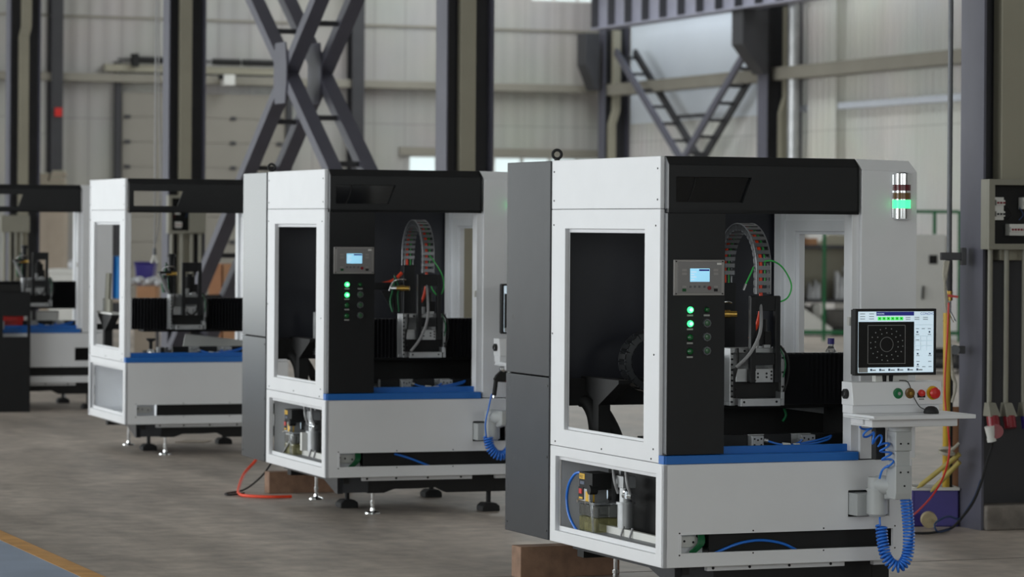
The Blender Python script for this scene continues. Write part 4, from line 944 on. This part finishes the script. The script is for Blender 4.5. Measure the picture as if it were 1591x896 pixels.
def rp(px, py, Y=16.3): return at(px, py, Y)-Vector((a.x, a.y, 0))
b = MB().tube(YPIPE, spline([rp(1471, 486), rp(1471, 560), rp(1470.5, 640, 16.4), rp(1470, 720, 16.5), rp(1469.5, 768, 16.54)]), .019, 12).build('vertical_hose')
b.location = (a.x, a.y, 0); tag(b, 'yellow hose hanging straight down beside the right column', 'hose')
b = MB().tube(RED, spline([rp(1474, 470, 16.25), rp(1472, 520, 16.25), rp(1468, 590, 16.25), rp(1469, 630, 16.22), rp(1473, 665, 16.2), rp(1475, 700, 16.2), rp(1468, 735, 16.15), rp(1452, 765, 16.1), rp(1432, 788, 16.0), rp(1415, 802, 15.9), rp(1385, 815, 15.8)]), .005).build('red_hose')
b.location = (a.x, a.y, 0); tag(b, 'thin red hose curving down from the valve past the purple crate', 'hose')
b = MB()
for k in range(3): b.tube(RAG, spline([rp(1468+3*k, 405), rp(1466+2*k, 430), rp(1470-k, 455), rp(1478, 560), rp(1480+k, 585), rp(1485, 600), rp(1479, 625)]), .007, 6)
b.torus(RAG, rp(1471, 697), (0, .2, 1), .034, .009).torus(RAG, rp(1471, 703), (.1, -.2, 1), .035, .009).tube(RAG, spline([rp(1476, 700, 16.25), rp(1484, 694, 16.25), rp(1490, 688, 16.25)]), .008)
b = b.build('knotted_cord'); b.location = (a.x, a.y, 0); tag(b, 'white knotted cord tied round the yellow hose', 'cord')
c = gw(1419, 818); d = gw(1489, 818)
th = math.atan2(d.y-c.y, d.x-c.x); wdt = (d-c).length
o = empty('purple_crate', c, th); tag(o, 'purple plastic crate with a white rim on the floor beside the right column', 'crate')
H_ = .20
MB().plate(PUR, 2, 0, .01, (0, wdt, 0, .22)).box(PUR, 0, wdt, 0, .008, 0, H_-.01).box(PUR, 0, wdt, .212, .22, 0, H_-.01).box(PUR, 0, .008, 0, .22, 0, H_-.01).box(PUR, wdt-.008, wdt, 0, .22, 0, H_-.01).build('body', o, .003)
MB().plate(WHT, 2, H_-.01, H_+.006, (-.006, wdt+.006, -.006, .226), [(.012, wdt-.012, .012, .208)]).build('rim', o, .002, label='white rim')
MB().box(BM, .012, wdt-.012, .012, .208, .05, .17).build('contents', o)
p = gw(1444, 822); o = MB().cyl(FELT, (0, 0, .046), (0, .03, .052), .042, n=28).cyl(FELT, (0, -.006, .045), (0, 0, .046), .012).build('felt_disc', loc=p, rot=th, bevel=.004); tag(o, 'round cream felt disc leaning on the purple crate', 'disc')
for k, ((x0, y0), (x1, y1), l) in enumerate((((1425, 758), (1491, 705), 'yellow stick leaning above the purple crate, upper one'), ((1446, 764), (1491, 717), 'yellow stick leaning above the purple crate, lower one'))):
    b = MB(); A, B_ = at(x0, y0, 16.42-.03*k), at(x1, y1, 16.30); dd = (B_-A).normalized()
    b.cyl(STICK, A+dd*.03, B_, .013, n=12).cyl(STICK, A, A+dd*.03, .003, .013, n=12); tag(b.build('yellow_stick'), l, 'stick', 'sticks over the purple crate')
A = at(1484, 765, 16.6); b = MB().box(PLANKT, -.022, .022, 0, .02, 0, .62); b = b.build('tan_board', rot=th, loc=(A.x, A.y, .0)); tag(b, 'narrow tan board standing behind the purple crate', 'board')
A = at(1476, 765, 16.55); b = MB().cyl(BLACKP, (0, 0, 0), (0, 0, .95), .012, n=10).build('black_hose', loc=(A.x, A.y, 0)); tag(b, 'black hose standing behind the yellow hose', 'hose')
# ------------------------------------------------------------------ far right: cabinet, basket, cage fence, rack
A = gw(1404, 556); B_ = gw(1468, 556); w = (B_-A).length
o = empty('control_cabinet', A, .0); tag(o, 'tall pale grey cabinet with dark square window behind the nearest machine', 'cabinet')
zt = at(1440, 364, A.y).z
MB().box(CAB, 0, w, 0, .5, .12, zt).box(BM, .01, w-.01, .02, .48, 0, .12).build('body', o, .008)
S1 = A.y/F
MB().box(CAB, .02, w-.02, -.02, 0, .14, zt-.02).build('cabinet_door', o, .006)
MB().box(BM, 1442*S1-1404*S1, 1455*S1-1404*S1, -.026, -.018, at(0, 400, A.y).z, at(0, 386, A.y).z).build('cabinet_window', o); MB().bar(BM, ((1432-1404)*S1, -.035, at(0, 455, A.y).z), ((1433-1404)*S1, -.035, at(0, 434, A.y).z), .03, .02).build('handle', o)
Yb = 34.; A = at(1427, 600, Yb); o = empty('wire_basket', (A.x, A.y, A.z-.62), .0); tag(o, 'dark wire mesh basket on the floor behind the monitor', 'basket')
o.location.z = 0; bw, bh = .46, at(0, 541, Yb).z
b = MB()
for i in range(9):
    x = bw*i/8; b.cyl(STD, (x, 0, .05), (x, 0, bh), .006, n=6)
for i in range(10):
    z_ = .05+(bh-.05)*i/9; b.cyl(STD, (0, 0, z_), (bw, 0, z_), .006, n=6).cyl(STD, (0, 0, z_), (0, .4, z_), .006, n=6).cyl(STD, (bw, 0, z_), (bw, .4, z_), .006, n=6)
b.build('mesh', o); MB().plate(STD, 2, bh-.02, bh, (0, bw, 0, .4), [(.03, bw-.03, .03, .37)]).box(BM, .02, bw-.02, .02, .38, .05, bh-.1).build('frame', o)
for x in (.02, bw-.04): MB().box(STD, x, x+.02, .02, .04, 0, .06).build('leg', o)
Yf = 43.5
def fz(y): return at(1280, y, Yf).z
o = empty('cage_fence', at(1280, 500, Yf)*Vector((1, 1, 0)) if False else Vector((at(1280, 500, Yf).x, Yf, 0)), 0.); tag(o, 'green steel cage fence in front of the side wall', 'fence')
xs = [(px-1280)*Yf/F for px in (1100, 1190, 1280, 1366, 1451, 1490)]
for x in xs: MB().box(GRN, x-.022, x+.022, -.02, .02, 0, fz(327)).build('post', o)
MB().box(GRN, xs[0], xs[-1], -.018, .018, fz(519), fz(513)).build('bottom_rail', o); MB().box(GRN, xs[0], xs[-1], -.018, .018, fz(330), fz(325)).build('top_rail', o)
Yr = 45.6
def R3(px, py, Y=Yr): return at(px, py, Y)
def thing_box(name, m, x0, y0, x1, y1, Y, dep, lab, cat, bev=.02, group=None, rot=0.):
    A, B_ = at(x0, y1, Y), at(x1, y0, Y); w, h = B_.x-A.x, B_.z-A.z
    b = MB().box(m, -w/2, w/2, 0, dep, 0, h)
    return tag(b.build(name, rot=rot, loc=((A.x+B_.x)/2, Y, A.z), bevel=bev), lab, cat, group)
rk = empty('storage_rack', Vector((R3(1282, 520).x, Yr, 0)), 0.); tag(rk, 'dark storage rack full of machine parts behind the cage fence', 'rack')
rx = .92
for x in (-rx, -.35, .4, rx):
    for y_ in (.0, .7): MB().box(STD, x-.03, x+.03, y_-.03, y_+.03, 0, R3(0, 360).z).build('upright', rk)
shelf_z = [R3(0, 372).z, R3(0, 456).z, R3(0, 500).z]
for z_ in shelf_z: MB().box(STD, -rx, rx, -.02, .72, z_-.05, z_).build('shelf', rk)
MB().box(OLV, -rx, rx, .70, .72, R3(0, 456).z, R3(0, 372).z).build('back_sheet', rk)
sh1 = shelf_z[1]; sh2 = shelf_z[2]
def on_shelf(name, m, x0, x1, h, zs, dep, lab, cat, bump=True, group=None):
    A, B_ = R3(x0, 400), R3(x1, 400); w = B_.x-A.x
    b = MB()
    if bump:
        k_ = 4
        for i in range(k_):
            x0_ = -w/2+w*i/k_; hh = h*(.72+.28*((i*2+1) % 3)/2)
            b.hexa(m, [(x0_, .0+.02*(i % 2), 0), (x0_+w/k_*1.05, .01, 0), (x0_+w/k_*1.05, dep, 0), (x0_, dep, 0), (x0_+.02, .04, hh), (x0_+w/k_*.9, .03, hh*.93), (x0_+w/k_*.9, dep*.9, hh*.93), (x0_+.02, dep*.9, hh)])
    else: b.box(m, -w/2, w/2, 0, dep, 0, h)
    return tag(b.build(name, loc=((A.x+B_.x)/2, Yr+.05, zs), bevel=.01), lab, cat, group)
on_shelf('wrapped_bundle', WRAP, 1226, 1243, .35, sh1, .4, 'white wrapped bundle at the left end of the upper rack shelf', 'bundle', group='wrapped bundles on the rack')
on_shelf('wrapped_bundle', WRAP, 1256, 1276, .28, sh1, .4, 'low white wrapped bundle left of the green fence post on the rack', 'bundle', group='wrapped bundles on the rack')
on_shelf('wrapped_bundle', WRAP, 1300, 1326, .48, sh1, .5, 'tall white wrapped bundle right of the green fence post on the rack', 'bundle', group='wrapped bundles on the rack')
on_shelf('machine_part', PARTG, 1236, 1262, .3, sh2, .5, 'grey machined part with a bore on the lower rack shelf, left of the fence post', 'part', False, 'machined parts on the lower rack shelf')
on_shelf('machine_part', CAB, 1264, 1277, .34, sh2, .4, 'pale upright machined part beside the green fence post', 'part', False, 'machined parts on the lower rack shelf')
on_shelf('metal_casting', PARTG, 1286, 1328, .26, sh2, .5, 'long dark grey casting on the lower rack shelf, right of the fence post', 'part', False, 'machined parts on the lower rack shelf')
b = MB(); A = R3(1300, 380); b.prism(OLV, [(-.3, 0), (.25, 0), (.3, .12), (-.1, .16)], 1, 0, .3); tag(b.build('olive_parcel', loc=(A.x, Yr+.05, shelf_z[0])), 'flat olive parcel on the top of the storage rack', 'parcel')
b = MB(); A = R3(1258, 380); b.box(CARD, -.1, .12, 0, .3, 0, .1); tag(b.build('brown_parcel', loc=(A.x, Yr+.05, shelf_z[0])), 'small brown parcel on the left of the storage rack top', 'parcel')
A = R3(1280, 480); 
b = MB().prism(CAB, [(-.6, .02), (.1, .02), (.1, .12), (-.45, .5), (-.6, .5)], 1, 0, .06); tag(b.build('leaning_plate', loc=(A.x, Yr-.22, 0)), 'pale triangular plate leaning on the foot of the storage rack', 'plate')
b = MB().box(PARTG, -.1, .8, 0, .3, 0.0, .3); tag(b.build('steel_offcut', loc=(A.x, Yr+.1, 0), bevel=.02), 'dark steel offcut on the floor under the storage rack', 'offcut')
# ------------------------------------------------------------------ far left: cartons, bench, tubs, cord
Yc = 46.
A, B_ = at(49, 400, Yc), at(98, 400, Yc); zc_ = at(0, 285, Yc).z; w = B_.x-A.x
b = MB().box(CARDP, 0, w, 0, .5, 0, zc_).box(CARDP, w*.5-.004, w*.5+.004, -.003, 0, 0, zc_); tag(b.build('tall_carton', loc=(A.x, Yc, 0), bevel=.01), 'tall pale carton standing by the end wall', 'carton')
for k, (x0, x1, h, l) in enumerate(((52, 76, .16, 'folded sack on the tall pale carton, left one'), (75, 99, .2, 'folded sack on the tall pale carton, right one'))):
    a0, a1 = at(x0, 280, Yc).x, at(x1, 280, Yc).x; b = MB()
    for i in range(5): b.box(CARDP if i % 2 else OLV, .01*i, (a1-a0)-.012*(i % 3), .05+.01*i, .4, h*i/5, h*(i+1)/5)
    tag(b.build('folded_sack', loc=(a0, Yc, zc_), bevel=.015), l, 'sack', 'folded sacks on the tall carton')
Yn = 41.5; A, B_ = at(76, 450, Yn), at(150, 450, Yn); zt = at(0, 417, Yn).z; w = B_.x-A.x
o = empty('white_chest', (A.x, Yn, 0)); tag(o, 'long white chest behind the farthest machine', 'chest')
MB().box(WHT, 0, w, 0, .6, .08, zt-.06).build('body', o, .01); MB().box(WHT, -.01, w+.01, -.015, .61, zt-.06, zt).build('lid', o, .01); MB().box(PUR, 0, w, -.004, 0, zt-.28, zt-.22).build('stripe', o); MB().box(BM, .03, w-.03, .03, .57, 0, .08).build('plinth', o)
b = MB()
for i in range(6): b.ball(WRAP, (.05+.06*i, .2+.05*(i % 2), .05+.02*(i % 3)), .075, 12)
tag(b.build('white_bag', loc=(at(104, 418, Yn).x, Yn+.05, zt)), 'crumpled white plastic bag on the white chest', 'bag')
Yt = 36.2; zt = at(0, 463, Yt).z; A, B_ = at(158, 463, Yt), at(250, 463, Yt); w = B_.x-A.x
o = empty('work_table', (A.x, Yt, 0)); tag(o, 'plain work table with tubs behind the open white machine', 'table')
MB().box(CARDP, 0, w, 0, .6, zt-.04, zt).build('tabletop', o, .005)
for x in (.02, w-.06):
    for y_ in (.02, .54): MB().box(STD, x, x+.04, y_, y_+.04, 0, zt-.04).build('leg', o)
A, B_ = at(198, 435, Yt), at(229, 435, Yt); ww = B_.x-A.x; zb_ = zt+.02
h = at(0, 404, Yt).z-at(0, 438, Yt).z; zt2 = at(0, 443, Yt).z
b = MB().box(CARD, 0, at(243, 0, Yt).x-at(212, 0, Yt).x, 0, .35, 0, zt2-zt-.0); tag(b.build('brown_carton', loc=(at(212, 440, Yt).x, Yt+.02, zt), bevel=.01), 'brown carton on the work table under the white bags', 'carton')
b = MB()
for i in range(7): b.ball(WRAP, (.055*i, .12+.04*(i % 2), .04+.015*(i % 3)), .055, 12, .8)
tag(b.build('white_bag', loc=(at(200, 440, Yt).x, Yt+.02, zt2)), 'white plastic bags on top of the brown carton', 'bag')
b = MB().prism(PUR, [(.03, 0), (ww-.03, 0), (ww, h), (0, h)], 1, 0, .35).plate(PUR, 2, h, h+.02, (-.015, ww+.015, -.015, .365)); tag(b.build('purple_tub', loc=(A.x, Yt+.45, zt2), bevel=.01), 'purple-blue plastic tub beside the white bags', 'tub')
st_ = MB().box(CARDP, 0, ww, 0, .35, 0, zt2); tag(st_.build('plain_crate', loc=(A.x, Yt+.66, 0)), 'plain crate standing behind the work table under the tub', 'crate')
bpy.data.objects['purple_tub'].location.y = Yt+.66
b = MB(); h0 = at(0, 398, 35.6).z
P_ = [(x/8*.17, .04*math.sin(x*1.3)) for x in range(9)]
V = [(x, y-.1, zt) for x, y in P_]+[(x*.8, y, h0) for x, y in P_]; b.add(SHEET, V+[(v[0], v[1]+.06, v[2]) for v in V], [(i, i+1, 10+i, 9+i) for i in range(8)]+[(18+i, 19+i, 28+i, 27+i) for i in range(8)]+[(9+i, 10+i, 28+i, 27+i) for i in range(8)]+[(0, 9, 27, 18), (8, 17, 35, 26)])
tag(b.build('blue_sheet', loc=(at(173, 430, Yt).x, Yt+.2, 0)), 'bright blue sheet hanging in folds seen through the side window', 'sheet')
for k, (x0, x1, l) in enumerate(((323, 345, 'tall brown carton behind the cross brace, left one'), (346, 368, 'tall brown carton behind the cross brace, right one'))):
    thing_box('brown_carton', CARD if k else PLANKT, x0, 413, x1, 351.5+1.559*F/34, 34., .4, l, 'carton', .008, 'tall cartons behind the cross brace')
for o in bpy.data.objects:
    if o.name.startswith('brown_carton') and o.location.y == 34.: o.location.z = 0
A = at(240, 400, 27.5); o = empty('hanging_cord', (A.x, 27.5, 0)); tag(o, 'thin grey cord with white plug hanging beside the column behind the open machine', 'cord')
zq = at(240, 396, 27.5).z
W2([(0, 0, ZC), (0.005, 0, 5), (.0, 0, 3), (0, 0, zq+.06)], .007, GYC, 'cord', o); W2([(.02, .02, ZC), (.025, .01, 3.2), (.045, .01, 2.2), (.04, .0, 1.6), (.0, 0, zq+.08)], .006, GYC, 'cord', o)
MB().cyl(ALD, (0, 0, zq), (0, 0, zq+.06), .016).build('swivel', o); MB().cyl(WHT, (0, 0, zq), (-.025, 0, zq-.07), .014).cyl(WHT, (0, 0, zq), (.025, 0, zq-.07), .014).build('plug', o)
A = gw(297, 686); b = MB().prism(CARDP, [(-.1, -.12), (.1, -.1), (.14, .1), (-.05, .14)], 2, .003, .006); tag(b.build('paper_scrap', loc=A), 'torn pale paper scrap on the floor under the open machine', 'paper')
# ================================================================== light: daylight through openings, some unseen and added
wd = bpy.data.worlds.new('sky'); S.world = wd; wd.use_nodes = True
bg = wd.node_tree.nodes['Background']; bg.inputs[0].default_value = (.86, .97, .95, 1); bg.inputs[1].default_value = 1.6
def area(name, p, q, z, sx, sy, power, dirv, col=(1, 1, 1)):
    l = bpy.data.lights.new(name, 'AREA'); l.shape = 'RECTANGLE'; l.size = sx; l.size_y = sy; l.energy = power; l.color = col
    o = bpy.data.objects.new(name, l); COL.objects.link(o); o.location = hall(p, q, z)
    d = Vector((dirv[0]*CB-dirv[1]*SB, dirv[0]*SB+dirv[1]*CB, dirv[2])); o.rotation_euler = d.to_track_quat('-Z', 'Y').to_euler()
    return o
KL = 1.0
for q0, k, wq in ((11, .78, 14), (27, .92, 14), (39, .9, 10)):
    area('daylight_side_opening', -14.1, q0, 2.95, wq, 5.3, 1150*KL*k, (1, 0, 0), (.97, .985, 1))
area('daylight_end_door', -4.25, QE+.1, 3.1, 7.5, 6, 290*KL, (0, -1, 0), (.97, .985, 1))
area('unseen_front_window', -7, -10.1, 4, 10, 4, 285*KL, (0, 1, 0), (1, .99, .97))
area('unseen_front_window', 7.2, -10.1, 4, 11.2, 4, 285*KL, (0, 1, 0), (1, .99, .97))  # unseen window, edge placed for a bright reflection in the header glass
area('unseen_roof_light', -6.2, 21, ZC+.1, 3.5, 50, 900*KL, (0, 0, -1), (1, .99, .97))
area('unseen_roof_light', 18.1, 45, ZC+.1, 4.4, 11.5, 640*KL, (0, 0, -1), (.96, .99, 1))  # unseen skylight, added to brighten the far corner walls
area('daylight_high_side_window', PR+.1, 26, 7.4, 36, 1.6, 500*KL, (-1, 0, 0), (1, .99, .97))
# ================================================================== camera
cd = bpy.data.cameras.new('camera'); cam = bpy.data.objects.new('camera', cd); COL.objects.link(cam); S.camera = cam
cd.sensor_fit = 'HORIZONTAL'; cd.sensor_width = 36.; cd.lens = F/1591*36
cd.shift_y = -SHIFT*math.cos(ROLL)/1591; cd.shift_x = -SHIFT*math.sin(ROLL)/1591
cam.matrix_world = Matrix.Translation((0, 0, CZ)) @ Matrix.Rotation(PI/2, 4, 'X') @ Matrix.Rotation(ROLL, 4, 'Z')
cd.clip_end = 200
cd.dof.use_dof = True; cd.dof.focus_distance = 12.8; cd.dof.aperture_fstop = 4.6
S.view_settings.view_transform = 'Standard'; S.view_settings.look = 'None'; S.view_settings.exposure = 0; S.view_settings.gamma = 1; S.view_settings.use_curve_mapping = False
S.cycles.max_bounces = 8; S.cycles.diffuse_bounces = 4; S.cycles.glossy_bounces = 4; S.cycles.use_denoising = True
